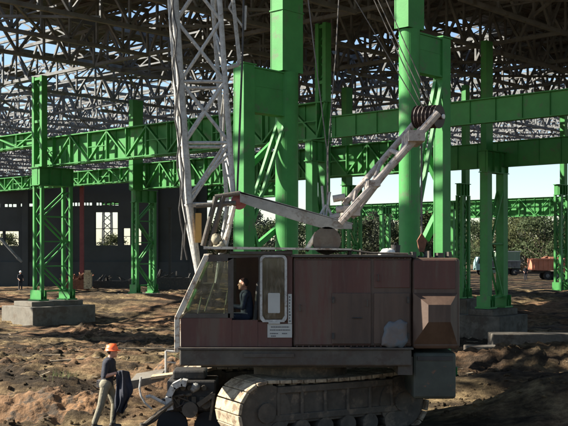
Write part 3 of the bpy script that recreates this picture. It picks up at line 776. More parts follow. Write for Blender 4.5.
# deck ledge the house stands on
led = MB(); sidebox(led, 180, 411, 349, 365.5, Y0-.10, 23.1); led.build('ledge_beam', MGRIME, crane, bevel=.03)
lg = MB(); sidebox(lg, 179, 412.5, 347.2, 348.9, Y0-.16, 23.12); sidebox(lg, 244, 294, 353, 356.5, Y0-.13, Y0-.1); sidebox(lg, 398, 412.6, 357, 375, Y0, 22.8); lg.build('ledge_trim', MGRIME, crane)
sidebox(MB(), 200, 414, 366, 369, Y0+.25, 22.9).build('bed_plate', MDARK, crane)
MB().tube((.35, 21.6, .75), (.35, 21.6, 1.46), 1.0, n=32).build('turntable', MFRAMEDK, crane)

# cab
cab = thing('cab', None, None, (0, 0, 0)); del_keys = None
cab.parent = crane; cab.location = Q(181, 367)-crane.location
CY1 = Y0+1.15
lp = MB()
sideprism(lp, [(181, 318), (232, 318), (232, 347), (181, 347)], Y0, Y0+.05)
sideprism(lp, [(258, 322), (292, 322), (292, 347), (258, 347)], Y0, Y0+.05)
sidebox(lp, 232, 258, 320, 347, Y0, Y0+.05)
sidebox(lp, 286.5, 292.5, 250, 322, Y0, Y0+.05)
sidebox(lp, 181, 184, 318, 347, Y0+.05, CY1); sidebox(lp, 289, 292.5, 250, 347, Y0+.05, CY1); sidebox(lp, 184, 289, 344, 347, Y0+.05, CY1)
sideprism(lp, [(181, 318), (232, 318), (232, 347), (181, 347)], CY1-.05, CY1)
lp.build('cab_panel', MMAROON, cab, bevel=.01)
fp = MB()
for y0, y1 in ((Y0-.03, Y0+.06), (CY1-.06, CY1+.03)):
    sideprism(fp, [(174.5, 318), (179.5, 318), (179.5, 352), (174.5, 352)], y0, y1)
    sideprism(fp, [(174.5, 318), (180, 318), (209, 255), (204, 255)], y0, y1)
sideprism(fp, [(174.5, 316), (179.5, 316), (179.5, 320), (174.5, 320)], Y0+.06, CY1-.06)
sideprism(fp, [(203.5, 254), (209, 254), (209, 257), (203.5, 257)], Y0+.06, CY1-.06)
fp.build('front_frame', MCREAM, cab, bevel=.01)
for y0, y1 in ((Y0-.004, Y0+.05), (CY1-.05, CY1-.01)):
    fr2 = MB()
    sideprism(fr2, [(186, 313.5), (230, 313.5), (230, 317.9), (181.5, 317.9)], y0, y1)
    sideprism(fr2, [(228, 258), (233.5, 258), (233.5, 318), (228, 318)], y0, y1)
    sideprism(fr2, [(209.5, 255), (292, 250), (292, 256), (234, 258), (228, 261), (207, 262)], y0, y1)
    sidebox(fr2, 258.5, 260.5, 257, 320, y0, y1)
    fr2.build('window_frame', MGRIME, cab)
gl = MB(); sideprism(gl, [(186, 313), (228, 313), (228, 262), (209, 262)], Y0+.02, Y0+.03); gl.build('side_window', MGLASS, cab)
gl = MB(); gl.prism([Q(183, 314, Y0+.06), Q(206, 262, Y0+.06), Q(206, 262, CY1-.06), Q(183, 314, CY1-.06)], (0.012, 0, .006)); gl.build('windscreen', MGLASS, cab)
gl = MB(); sidebox(gl, 262.5, 284.5, 258, 319, Y0-.03, Y0-.022); gl.build('door_window', MGLASS, cab)
# sliding door frame, rounded corners, pale outline
dfm = MB()
def rrect(x0, y0, x1, y1, r, n=5):
    pts = []
    for cx, cy, a0 in ((x1-r, y0+r, -90), (x1-r, y1-r, 0), (x0+r, y1-r, 90), (x0+r, y0+r, 180)):
        for k in range(n+1): a = R(a0+90*k/n); pts.append((cx+r*math.cos(a), cy+r*math.sin(a)))
    return pts
o_ = rrect(260, 255, 287, 322, 5); i_ = rrect(262.4, 257.4, 284.6, 319.6, 3.5)
n = len(o_); vs_ = []
for y in (Y0-.05, Y0-.012):
    vs_ += [Q(a, b, y) for a, b in o_]+[Q(a, b, y) for a, b in i_]
fs = []
for k in range(n):
    j = (k+1) % n
    fs += [(k, j, n+j, n+k), (2*n+k, 3*n+k, 3*n+j, 2*n+j), (k, 2*n+k, 2*n+j, j), (n+k, n+j, 3*n+j, 3*n+k)]
dfm.add(vs_, fs); door = dfm.build('sliding_door', MBOOM, cab)
sideprism(MB(), [(260, 251.5), (292, 251.5), (292, 254), (230, 254), (230, 251.5)], Y0-.07, Y0-.01).build('door_rail', MGRIME, cab)
for x0, x1 in ((262.5, 266.5), (284.5, 280.5)): sideprism(MB(), [(x0, 322), (x0, 315.5), (x1, 322)], Y0-.056, Y0-.051).build('corner_gusset', MBOOM, door)
# paper sheet in the door window and notice under it
sideprism(MB(), rrect(268, 293, 280, 313, 1), Y0-.04, Y0-.034).build('paper_sheet', MPAPER, door)
ntc = MB(); sidebox(ntc, 267.5, 292, 324, 337.5, Y0-.02, Y0-.008); sidebox(ntc, 268.5, 280, 321.8, 323.6, Y0-.06, Y0-.052); sidebox(ntc, 288, 291.8, 294, 323.5, Y0-.02, Y0-.008)
no = ntc.build('notice', MPAPER, cab)
ink = MB(); rr = random.Random(5)
for (y, a, b, st) in ((327, 271, 289, 1), (330, 270, 290, 1), (333.5, 270, 278, 1), (333.5, 282, 287, 1), (336, 271, 276, 1)):
    x = a
    while x < b:
        w = rr.uniform(.5, 1.4); sidebox(ink, x, min(x+w, b), y-.5, y+.5, Y0-.024, Y0-.021); x += w+.45
for y in range(297, 322, 3): sidebox(ink, 289, 289.6+rr.uniform(.3, 1.6), y-.5, y+.6, Y0-.024, Y0-.021)
ink.build('printed_line', MINK, no)
# cab roof with pale eave
rf = MB(); rf.prism([Q(204, 246.4, Y0-.12), Q(351, 248.6, Y0-.12), Q(351, 250.2, Y0-.12), Q(204, 249.2, Y0-.12)], (0, 1.5, 0)); rf.build('cab_roof', MCREAM, cab)
# inside: seat, levers, dash
it = MB(); sidebox(it, 240, 257, 322, 327, Y0+.35, Y0+.85); it.prism([Q(252, 325, Y0+.35), Q(257, 325, Y0+.35), Q(260, 283, Y0+.35), Q(256, 283, Y0+.35)], (0, .5, 0)); it.build('seat', MDARK, cab, bevel=.03)
lv = MB(); lv.tube(Q(203, 313, Y0+.5), Q(213, 284, Y0+.45), .02); lv.tube(Q(222, 318, Y0+.7), Q(226, 292, Y0+.7), .018)
lv.tube(Q(196, 316, Y0+.4), Q(200, 298, Y0+.4), .018); lv.tube(Q(229, 300, Y0+.5), Q(231, 285, Y0+.5), .02); lv.build('lever', MCREAM, cab)
ds_ = MB(); sidebox(ds_, 190, 208, 322, 342, Y0+.3, CY1-.1); ds_.build('console', MDARK, cab, bevel=.02)

# tracks
TH = R(28); D = Vector((math.cos(TH), math.sin(TH), 0)); N = Vector((-D.y, D.x, 0))
corner = Vector(((238-284)/1000*19.55, 19.55, 0))
def track(orig, seen):
    wT, Lt, r, zc = 1.12, 4.6, .66, .55
    t = bpy.data.objects.new('crawler_track', None); COL.objects.link(t); t.parent = crane; t.location = orig-crane.location
    c0 = orig+N*wT/2+D*r; c1 = c0+D*(Lt-2*r)
    # closed belt path
    path = []
    ns = 12; Ls = Lt-2*r
    for k in range(ns): path.append((c0+D*(Ls*k/ns)+ZAX*(zc+r-.05*math.sin(math.pi*k/ns)), ZAX))
    na = 8
    for k in range(na): a = math.pi*k/na; path.append((c1+D*(r*math.sin(a))+ZAX*(zc+r*math.cos(a)), D*math.sin(a)+ZAX*math.cos(a)))
    for k in range(ns): path.append((c1-D*(Ls*k/ns)+ZAX*(zc-r), -ZAX))
    for k in range(na): a = math.pi*k/na; path.append((c0-D*(r*math.sin(a))+ZAX*(zc-r*math.cos(a)), -D*math.sin(a)-ZAX*math.cos(a)))
    bel = MB(); M_ = len(path)
    for k in range(M_):
        p, n0 = path[k]; q, n1 = path[(k+1) % M_]
        g = (q-p).normalized()*.012; p = p+g; q = q-g
        th = .075
        bel.hexa([p-N*wT/2-n0*th, p+N*wT/2-n0*th, q+N*wT/2-n1*th, q-N*wT/2-n1*th, p-N*wT/2, p+N*wT/2, q+N*wT/2, q-N*wT/2])
        mid = (p+q)/2; nm = (n0+n1).normalized()
        for s in (-.28, .28): bel.box(mid+N*(s*wT)-nm*.1, (.16, .10, .1), (q-p).normalized(), N, nm)
    bel.build('track_belt', MTRACK, t, bevel=.015)
    f = MB(); cc = (c0+c1)/2
    f.box(cc+ZAX*.66, (Ls-.2, wT*.78, .74), D, N); f.box(cc+ZAX*.98, (Ls-.5, wT*.9, .14), D, N); f.box(cc+ZAX*.42, (Ls+.1, wT*.88, .14), D, N)
    for k in range(6): f.box(c0+D*(Ls*(k+.5)/6)-N*(wT*.41)+ZAX*.70, (.07, .08, .5), D, N)
    f.build('side_frame', MFRAMEDK, t, bevel=.02)
    for c in (c0, c1):
        w = MB(); w.tube(c-N*wT*.42+ZAX*zc, c+N*wT*.42+ZAX*zc, r-.1, n=28); w.tube(c-N*(wT*.42+.05)+ZAX*zc, c-N*wT*.42+ZAX*zc, .2, n=18); w.build('drive_wheel', MFRAMEDK, t)
    for k in range(6):
        c = c0+D*(Ls*(k+.5)/6); w = MB(); w.tube(c-N*wT*.44+ZAX*.17, c+N*wT*.44+ZAX*.17, .19, n=16); w.build('roller', MFRAMEDK, t)
track(corner, True)
track(corner+N*2.7+D*.1, False)
cf = MB(); cc = corner+N*1.8+D*2.25
cf.box(cc+ZAX*.75, (1.7, 3.0, .38), D, N); cf.box(cc+ZAX*.7, (2.6, .8, .3), D, N); cf.build('carbody', MFRAMEDK, crane, bevel=.03)

# boom: four chords, laced on every face
YB = 21.45; bm_ = 1000/YB
boom = bpy.data.objects.new('boom', None); COL.objects.link(boom); boom.parent = crane; boom.location = P(207, 288, YB)-crane.location
def bp(side, dep, py):                     # side 0/1 left/right chord, dep -1/1 near/far
    if py <= 205: l = 176.5+14.5*py/205; rgt = 220.5+14.5*py/205
    else:
        k = (py-205)/85; l = 191+11*k; rgt = 235-18*k
    k2 = max(0, (py-205)/85)
    off = -9*(1-k2) if dep < 0 else 0
    x = l if side == 0 else rgt
    a = P(x, py, YB)
    return a+Vector((0.0 if dep < 0 else -.19*(1-k2*.7), dep*.42*(1-k2*.55), 0))
pys = [290, 205]+[205-60*k for k in range(1, 17)]
for s in (0, 1):
    for dpt in (-1, 1):
        m = MB(); r = (.082 if s == 0 else .058) if dpt < 0 else .05
        m.tube(bp(s, dpt, 290), bp(s, dpt, 205), r*.8, r, n=12); m.tube(bp(s, dpt, 205), bp(s, dpt, pys[-1]), r, n=12); m.build('chord', MBOOM, boom, smooth=False)
for i in range(len(pys)-1):
    a, b = pys[i], pys[i+1]; m = MB()
    for dpt in (-1, 1):
        rr_ = .038 if dpt < 0 else .03
        if i > 0:
            m.tube(bp(0, dpt, a), bp(1, dpt, b), rr_, n=8)
            if i > 1 and dpt < 0: m.tube(bp(1, dpt, a), bp(0, dpt, b), rr_, n=8)
            elif dpt > 0: pass
            else: m.tube(bp(0, dpt, a-9), bp(1, dpt, b+9), .03, n=8)
        if i % 2 == 0 or i < 3: m.tube(bp(0, dpt, b), bp(1, dpt, b), .035, n=8)
    for s in (0, 1):
        e, f = (-1, 1) if i % 2 else (1, -1)
        m.tube(bp(s, e, a), bp(s, f, b), .026, n=8); m.tube(bp(s, -1, b), bp(s, 1, b), .026, n=8)
        mid = (a+b)/2; m.tube(bp(s, f, b), bp(s, e, mid), .02, n=6)
    m.build('lacing', MBOOM, boom)
MB().path([P(229.5, -60, YB+.3), P(233, 0, YB+.3), P(239.5, 60, YB+.3), P(238, 65, YB+.3), P(227, 68, YB+.2)], .045, 10).build('stay_tube', MBOOM, boom)
MB().path([P(233, 0, YB+.3), P(229, 8, YB+.3), P(245, 30, YB+.3), P(246, 6, YB+.3)], .025, 8).build('stay_bracket', MBOOM, boom)
gp = MB(); gp.box(P(205, 286, YB), (.55, .75, .12)); gp.tube(P(207, 289, YB)-Vector((0, .55, 0)), P(207, 289, YB)+Vector((0, .55, 0)), .07); gp.build('foot_pin', MGRIME, boom)
# hoses and cables running down the left chords
hs = MB()
for k, (x0, x1) in enumerate(((168, 183), (171, 186.5))):
    pts = []
    for j in range(26):
        py = -60+j*12.8; x = x0+(x1-x0)*(j/25)+1.6*math.sin(j*1.7+k*2); pts.append(P(x, py, YB-.5-.06*k))
    hs.path(pts, .018)
hs.build('hose', MDARK, boom)
MB().box(P(198.5, 228, YB-.45), (.12, .12, .62)).build('boom_stop', MOCHRE, boom)
# hanging pulley and hoist rope beside the bracketed column
pl = MB(); c = P(239, 202, 21.0); pl.tube(c-Vector((0, .09, 0)), c+Vector((0, .09, 0)), .16, n=20); pl.tube(c-Vector((0, .12, 0)), c+Vector((0, .12, 0)), .06, n=12); pl.build('pulley', mat('red_pulley', (.22, .06, .05), .6), crane)
MB().path([P(246, -120, 21.0), P(243, 40, 21.0), P(240, 120, 21.0), P(237, 200, 21.0)], .022).build('hoist_rope', MDARK, crane)

# tie beams from the boom foot back to the gantry
tb = MB()
for y in (20.75, 22.05):
    s = 1000/y
    def G(px, py): return P(px, py, y)
    tb.prism([G(240, 192), G(352, 224), G(352, 229), G(325, 229), G(300, 222), G(256, 208), G(240, 202)], (0, .07, 0))
    tb.prism([G(239, 191.2), G(353, 223.2), G(353, 224.5), G(239, 193)], (0, .26, 0))
tb.prism([P(262, 199, 20.83), P(300, 210, 20.83), P(312, 222, 20.83), P(262, 207, 20.83)], (0, 1.2, 0))
tb.build('tie_beam', MTIE, crane)
for y in (20.8, 22.0):
    st = MB()
    for (a, b) in (((216, 197), (203, 246)), ((223.5, 196), (210, 246))): st.tube(P(*a, y), P(*b, y), .055)
    st.tube(P(196, 206, y), P(236, 203, y), .05); st.tube(P(215, 197, y), P(241, 193, y), .05)
    st.build('front_strut', MGRIME, crane)
wr = MB(); wr.tube(P(234, 206, 20.7), P(229, 224, 20.7), .045); wr.tube(P(228, 230, 20.7), P(224, 246, 20.7), .045); wr.tube(P(234, 206, 20.72), P(224, 246, 20.72), .025)
wr.build('prop', MCREAM, crane)
for (a, b) in (((306, 251), (317, 233)), ((318, 251), (327, 238)), ((330, 250), (336, 228))):
    for y in (20.8, 22): MB().tube(P(*a, y), P(*b, y), .05).build('prop', MCREAM, crane)
wd = MB(); c = P(326, 241, 21.2); wd.tube(c-Vector((0, .4, 0)), c+Vector((0, .4, 0)), .17, n=24)
for y in (-.45, .4): wd.tube(c+Vector((0, y, 0)), c+Vector((0, y+.05, 0)), .29, n=28)
wd.build('winch_drum', MGRIME, crane)

# slanting gantry
gan = bpy.data.objects.new('gantry', None); COL.objects.link(gan); gan.parent = crane; gan.location = P(338, 222, 20.9)-crane.location
def gq(t, y, d=0): a = P(337, 224, y); b = P(437, 112, y); q = a+(b-a)*t; return q
gl_ = MB()
for y, a, b, r in ((20.8, (340, 223), (438, 113), .085), (22.1, (344, 205), (420, 117), .07), (21.45, (352, 218), (430, 116), .05)):
    gl_.tube(P(*a, y), P(*b, y), r, n=14)
gl_.build('gantry_leg', MGANTRY, gan)
gc = MB()
for t in (.3, .62): 
    gc.tube(P(340+98*t, 223-110*t, 20.8), P(344+76*t, 205-88*t, 22.1), .055); gc.tube(P(340+98*t, 223-110*t, 20.8), P(344+76*(t+.2), 205-88*(t+.2), 22.1), .04)
gc.box(P(413, 139, 21.2), (.34, 1.3, .22)); gc.box(P(372, 185, 21.3), (.25, 1.2, .13)); gc.build('cross_tube', MGANTRY, gan)
hd = MB(); c = P(428, 117, 21.4)
ax = Vector((.78, -.62, -.06)).normalized()
for k in range(6):
    e = c+ax*(-.28+k*.095); hd.tube(e, e+ax*.03, .245, .20, n=28); hd.tube(e+ax*.03, e+ax*.06, .20, .245, n=28); hd.tube(e+ax*.06, e+ax*.08, .25, .25, n=28)
hd.tube(c-ax*.34, c+ax*.36, .06, n=12); hd.build('head_sheave', MBROWN, gan)
MB().tube(c+ax*.34, c+ax*.39, .05, n=12).build('pin_cap', MWHITE, gan)
ft = MB()
for (x, y, w, h) in ((345, 197, 12, 6), (352, 208, 16, 8), (340, 216, 10, 7)): ft.tube(P(x-w, y+2, 20.9), P(x, y, 20.9), .075); ft.tube(P(x-w, y+2, 22.0), P(x, y, 22.0), .075)
ft.box(P(350, 212, 21.4), (.35, 1.2, .2)); ft.tube(P(352, 213, 21.2), P(356, 190, 21.2), .05); ft.build('foot_bracket', MGANTRY, gan)
for y in (20.95, 22.0):
    lk = MB(); lk.path([P(318, 219, y), P(326, 205, y), P(334, 219, y), P(345, 226, y)], .03); lk.path([P(322, 186, y), P(324, 216, y)], .025); lk.path([P(330, 192, y), P(326, 216, y)], .025); lk.build('tackle', MBOOM, gan)

# ropes
rp = MB()
for k, (a, b) in enumerate([((378, 0), (427, 106)), ((374, 0), (423, 108)), ((386, 0), (432, 106)), ((355, 0), (420, 110))]):
    p0 = P(*b, 21.0+.25*k); p1 = P(*a, 21.0+.25*k); rp.tube(p0, p0+(p1-p0)*2.2, .011, n=6)
rp.build('luffing_rope', MROPE, crane)
rp = MB()
rp.path([P(301, -60, 21.0), P(313, 40, 21.0), P(327, 150, 21.0), P(327, 205, 21.0)], .012, 6); rp.path([P(342, -60, 21.2), P(336, 50, 21.2), P(328, 150, 21.2), P(328, 205, 21.2)], .012, 6)
rp.build('hoist_rope', MROPE, crane)
# standing rope and hook block over the stern
rp = MB(); rp.path([P(421.5, 130, 21.5), P(421.5, 236, 21.5)], .02, 6); rp.build('pendant_rope', MROPE, crane)
hk = thing('hook_block', 'rusty hook block hanging on a rope above the crane stern', 'hook block', P(422, 256, 21.5))
m = MB(); m.prism([P(422, 233, 21.42), P(427, 241, 21.42), P(424, 252, 21.42), P(420, 252, 21.42), P(417.5, 241, 21.42)], (0, .16, 0)); m.build('cheek_plate', MRUST, hk)
hpts = [P(422+3.4*math.sin(a), 254-3.4*math.cos(a)+1, 21.5) for a in [x*.45 for x in range(1, 11)]]
MB().path([P(422, 250, 21.5)]+hpts, .03).build('hook', MDARK, hk)
# small things standing on the crane
sk = MB(); c = Q(395, 334, Y0-.05); nu, nv = 36, 26; vs_ = []
for j in range(nv+1):
    th = math.pi*j/nv
    for i in range(nu):
        f = 2*math.pi*i/nu; sg = lambda a, e: math.copysign(abs(a)**e, a)
        x = sg(math.cos(f), .45)*sg(math.sin(th), .55); y = math.sin(f)*math.sin(th); z = sg(math.cos(th), .55)
        x *= 1-.10*z*abs(z)-.06*math.sin(4*z+1); wr_ = .10*math.sin(9*x+5*z)+.07*math.sin(13*z-6*x)
        vs_.append(c+Vector((.25*x+.035*z+.012*math.sin(9*z), (.12*y-.05*(z+1)*-.5)*(1+wr_), .27*z+.02*math.sin(7*x)+.03*x*(z > .3))))
sk.add(vs_, [(j*nu+i, j*nu+nu+i, j*nu+nu+(i+1) % nu, j*nu+(i+1) % nu) for j in range(nv) for i in range(nu)])
so = sk.build('sack', MSACK, smooth=True, origin=Q(395, 348, Y0)); tag(so, 'stuffed grey woven sack leaning on the crane side ledge', 'sack')
b = MB(); b.blob(Q(390, 253, Y0+.5), .13, .1, .09, 8, .35, 14, 9); b.blob(Q(384, 254.5, Y0+.5), .07, .1, .05, 9, .3, 10, 7); tag(b.build('rag', MWHITE, smooth=True, origin=Q(390, 255, Y0+.5)), 'crumpled whitish rag on top of the crane house', 'rag')
b = MB(); b.tube(Q(399, 255, Y0+.6), Q(399, 245, Y0+.6), .085, .1, n=18); b.path([Q(397.2, 245, Y0+.6), Q(398, 242.5, Y0+.6), Q(400, 242.5, Y0+.6), Q(400.8, 245, Y0+.6)], .008, 6); tag(b.build('bucket', MDARK, origin=Q(399, 255, Y0+.6)), 'small dark bucket on the crane roof beside the rag', 'bucket')
b = MB(); b.blob(P(217, 241, 20.7), .11, .18, .12, 12, .5, 14, 9); b.blob(P(219.5, 247, 20.65), .13, .2, .10, 14, .5, 14, 9); tag(b.build('cloth_bundle', MKHAKI, smooth=True, origin=P(217, 247, 20.7)), 'pale cloth bundle tucked under the struts on the cab roof', 'bundle')
for (x, w, h) in ((350, 3, 4), (362, 2, 6), (415, 4, 3), (432, 2, 4), (441, 6, 2), (452, 3, 3)): sidebox(MB(), x, x+w, 255-h, 255 if x < 412 else 258, Y0+.4, Y0+.9).build('roof_fitting', MGRIME, crane)
clt = MB(); clt.path([Q(335, 252, Y0+.3), Q(350, 250, Y0+.3), Q(372, 253, Y0+.3), Q(410, 254, Y0+.3)], .02); clt.build('roof_cable', MGRIME, crane)

# ------------------------------------------------------------------ people: one continuous skin, hat and jacket apart
def capsule(m, p, q, r1, r2, n=14):
    p = Vector(p); q = Vector(q); d = q-p; L = d.length
    d = d.normalized() if L > 1e-6 else ZAX
    a = d.orthogonal().normalized(); b = d.cross(a); rings = []
    for j in range(5): t = -math.pi/2+j*(math.pi/2)/4; rings.append((p+d*(r1*math.sin(t)), max(r1*math.cos(t), 1e-3)))
    for j in range(5): t = j*(math.pi/2)/4; rings.append((q+d*(r2*math.sin(t)), max(r2*math.cos(t), 1e-3)))
    vs_ = []
    for c, r in rings:
        for k in range(n): t = 2*math.pi*k/n; vs_.append(c+(a*math.cos(t)+b*math.sin(t))*r)
    fs = [(j*n+k, j*n+(k+1) % n, (j+1)*n+(k+1) % n, (j+1)*n+k) for j in range(len(rings)-1) for k in range(n)]
    fs += [tuple(reversed(range(n))), tuple(range((len(rings)-1)*n, len(rings)*n))]
    m.add(vs_, fs)
def ellip(m, c, rx, ry, rz): m.blob(c, rx, ry, rz, 0, 0, 18, 12)
def figure(label, loc, heading, bones, blobs, mats, voxel=.012, hat=None, group=None):
    """bones: (p, q, r1, r2, material index) in metres, the figure looking along +x"""
    m = MB()
    for p, q, r1, r2, mi in bones: capsule(m, p, q, r1, r2)
    for c, r, mi in blobs: ellip(m, c, *r)
    me = m.mesh('tmp', None); o = bpy.data.objects.new('tmp', me); COL.objects.link(o)
    md = o.modifiers.new('r', 'REMESH'); md.mode = 'VOXEL'; md.voxel_size = voxel
    sm = o.modifiers.new('s', 'SMOOTH'); sm.iterations = 4; sm.factor = .5
    dg = bpy.context.evaluated_depsgraph_get(); me2 = bpy.data.meshes.new_from_object(o.evaluated_get(dg))
    bpy.data.objects.remove(o)
    me2.name = 'person'; me2.materials.clear()
    for mm in mats: me2.materials.append(mm)
    nf = len(me2.polygons); cen = np.zeros(nf*3); me2.polygons.foreach_get('center', cen); cen = cen.reshape(-1, 3)
    best = np.full(nf, 1e9); idx_ = np.zeros(nf, dtype=np.int32)
    for p, q, r1, r2, mi in bones:
        p = np.array(p, float); q = np.array(q, float); d = q-p; t = np.clip(((cen-p)@d)/max(d@d, 1e-9), 0, 1)
        dist = np.linalg.norm(cen-(p+t[:, None]*d), axis=1)-(r1+(r2-r1)*t)
        k = dist < best; best[k] = dist[k]; idx_[k] = mi
    for c, r, mi in blobs:
        dist = (np.linalg.norm((cen-np.array(c))/np.array(r), axis=1)-1)*min(r); k = dist < best; best[k] = dist[k]; idx_[k] = mi
    me2.polygons.foreach_set('material_index', idx_); me2.polygons.foreach_set('use_smooth', np.ones(nf, dtype=bool)); me2.update()
    ob = bpy.data.objects.new('person', me2); COL.objects.link(ob); ob.location = loc; ob.rotation_euler = (0, 0, heading)
    tag(ob, label, 'person', group)
    if hat:
        c, mm = hat; h = MB(); n = 28; rings = []
        for j in range(8):
            t = j/7*math.pi/2; rings.append((.140*math.cos(t), .118*math.cos(t), .135*math.sin(t)))
        rings = [(.158, .134, -.018), (.154, .132, -.008)]+rings
        vs_ = []
        for (ax, ay, z) in rings:
            for k in range(n):
                f = 2*math.pi*k/n; x = ax*math.cos(f)
                if z < -.005 and math.cos(f) > 0: x *= 1.22
                vs_.append((c[0]+x, c[1]+ay*math.sin(f), c[2]+z))
        fs = [(j*n+k, j*n+(k+1) % n, (j+1)*n+(k+1) % n, (j+1)*n+k) for j in range(len(rings)-1) for k in range(n)]
        h.add(vs_, fs+[tuple(range(n))]); h.bar((c[0]-.12, c[1], c[2]+.075), (c[0]+.1, c[1], c[2]+.115), .03, .05)
        ho = bpy.data.objects.new('hard_hat', h.mesh('hard_hat', mm, True)); COL.objects.link(ho); ho.parent = ob
    return ob
def hand(bones, wrist, d, palm_side, mi, curl=.5, k=1.0):
    """a palm, four bent fingers of unequal length and a thumb"""
    w = Vector(wrist); d = Vector(d).normalized(); s = Vector(palm_side).normalized(); nrm = d.cross(s).normalized()
    for i in range(4): bones.append((tuple(w+s*(.012*(i-1.5))), tuple(w+d*.085*k+s*(.021*(i-1.5))), .017, .014, mi))
    for i, L in enumerate((.066, .076, .070, .054)):
        b = w+d*.09*k+s*(.021*(i-1.5)); e1 = b+(d*math.cos(curl*.6)-nrm*math.sin(curl*.6))*L*.5; e2 = e1+(d*math.cos(curl*1.6)-nrm*math.sin(curl*1.6))*L*.5
        bones.append((tuple(b), tuple(e1), .0105, .010, mi)); bones.append((tuple(e1), tuple(e2), .010, .0085, mi))
    tb_ = w+d*.03-s*.032; e = tb_+d*.035-s*.035-nrm*.01; bones.append((tuple(tb_), tuple(e), .014, .012, mi)); bones.append((tuple(e), tuple(e+d*.035-nrm*.012-s*.006), .0115, .010, mi))
def head(bones, blobs, c, mi_skin, mi_hair, mi_dark=None, yaw=0):
    x, y, z = c; cy, sy = math.cos(yaw), math.sin(yaw)
    def T(dx, dy, dz): return (x+dx*cy-dy*sy, y+dx*sy+dy*cy, z+dz)
    blobs.append((T(0, 0, .015), (.098, .078, .118), mi_skin)); blobs.append((T(.03, 0, -.055), (.068, .058, .07), mi_skin))
    bones.append((T(.09, 0, .015), T(.112, 0, -.022), .011, .015, mi_skin))
    blobs.append((T(.086, .03, .02), (.014, .02, .009), mi_hair)); blobs.append((T(.086, -.03, .02), (.014, .02, .009), mi_hair))
    blobs.append((T(.092, 0, -.06), (.012, .026, .009), mi_skin)); blobs.append((T(.072, 0, -.098), (.03, .03, .022), mi_skin))
    for s in (-1, 1): blobs.append((T(-.005, s*.08, -.005), (.024, .012, .034), mi_skin))
    blobs.append((T(-.028, 0, .03), (.085, .081, .10), mi_hair))
# the worker in the foreground, walking to the right, one forearm held out, a dark jacket over it
bones = []; blobs = []
SH, PA, SK, BO, HA = 0, 1, 2, 3, 4
hipL, hipR = (.0, .095, .93), (.0, -.095, .93)
bones += [((0, .0, .95), (.01, 0, 1.12), .135, .13, SH), ((.01, 0, 1.12), (.05, 0, 1.38), .14, .145, SH), ((.05, -.16, 1.40), (.05, .16, 1.40), .075, .075, SH), ((.04, .08, 1.25), (.05, .08, 1.36), .11, .10, SH), ((.04, -.08, 1.25), (.05, -.08, 1.36), .11, .10, SH)]
bones += [((-.01, -.07, .93), (-.01, .07, .93), .135, .135, PA)]
bones += [(hipR, (-.10, -.10, .50), .105, .078, PA), ((-.10, -.10, .50), (-.24, -.10, .13), .076, .062, PA), (hipL, (.14, .10, .52), .105, .078, PA), ((.14, .10, .52), (.10, .10, .12), .076, .062, PA)]
bones += [((-.24, -.10, .10), (-.25, -.10, .06), .058, .05, BO), ((-.27, -.10, .045), (-.09, -.10, .04), .045, .038, BO), ((.10, .10, .10), (.09, .10, .055), .058, .052, BO), ((.06, .10, .045), (.25, .11, .04), .045, .038, BO)]
bones += [((.065, 0, 1.44), (.085, 0, 1.53), .058, .055, SK)]
bones += [((.05, -.19, 1.39), (.03, -.24, 1.14), .066, .052, SH), ((.03, -.24, 1.13), (.27, -.20, 1.20), .044, .034, SK)]
hand(bones, (.28, -.198, 1.202), (1, .1, .12), (0, .3, 1), SK, .7)
bones += [((.05, .19, 1.39), (.10, .25, 1.12), .066, .052, SH), ((.10, .25, 1.11), (.32, .12, 1.06), .044, .034, SK)]
hand(bones, (.33, .115, 1.058), (1, -.35, -.05), (0, .1, 1), SK, .6)
head(bones, blobs, (.115, 0, 1.625), SK, HA, yaw=.25)
wl = P(107, 428, 21.35)
worker = figure('worker in orange hard hat, dark shirt and khaki trousers holding a dark jacket', (wl.x, wl.y, 0.0), R(-8), bones, blobs, [MNAVY, MKHAKI, MSKIN, MBOOT, MHAIR], .0085, hat=((.108, 0, 1.672), MORANGE))
pb = MB(); pb.box((-.15, -.02, .95), (.10, .16, .15)); po = bpy.data.objects.new('belt_pouch', pb.mesh('belt_pouch', MSACK)); COL.objects.link(po); po.parent = worker
# jacket hanging from his forearms: a draped sheet with folds
jm = MB(); nu, nv = 26, 22; vs_ = []
for side in (0, 1):
    for j in range(nv+1):
        t = j/nv
        for i in range(nu+1):
            s = i/nu
            ang = s*2*math.pi*.5
            w = .15+.035*t+.02*math.sin(5*t)
            fold = .045*math.sin(s*13+t*2.2)*(.3+t)+.02*math.sin(s*27-3*t)*(.3+t)+.02*math.sin(11*t+4*s)
            x = -w+2*w*s+.05*math.sin(4*t)+.02*math.sin(9*t+3*s); y = -.085*math.sin(math.pi*s)-fold+(0 if side == 0 else .03)
            z = -(.015+(.98-.22*s+.06*math.sin(s*9+1))*t)+.05*math.sin(math.pi*s)*(1-t)
            vs_.append((x, y, z))
k0 = (nu+1)*(nv+1); fs = []
for side in (0, 1):
    for j in range(nv):
        for i in range(nu):
            a = side*k0+j*(nu+1)+i; fs.append((a, a+1, a+nu+2, a+nu+1))
for i in range(nu):
    fs += [(i, i+1, k0+i+1, k0+i), (nv*(nu+1)+i, nv*(nu+1)+i+1, k0+nv*(nu+1)+i+1, k0+nv*(nu+1)+i)]
for j in range(nv):
    for c in (0, nu): a = j*(nu+1)+c; fs.append((a, a+nu+1, k0+a+nu+1, k0+a))
jm.add(vs_, fs); jl = P(122.5, 371, 21.2)
jo = bpy.data.objects.new('jacket', jm.mesh('jacket', MNAVY, True)); COL.objects.link(jo); jo.location = (jl.x, 21.14, jl.z); jo.rotation_euler = (0, 0, R(-5)); tag(jo, 'dark navy jacket hanging from the worker\'s hands', 'jacket')
MB()
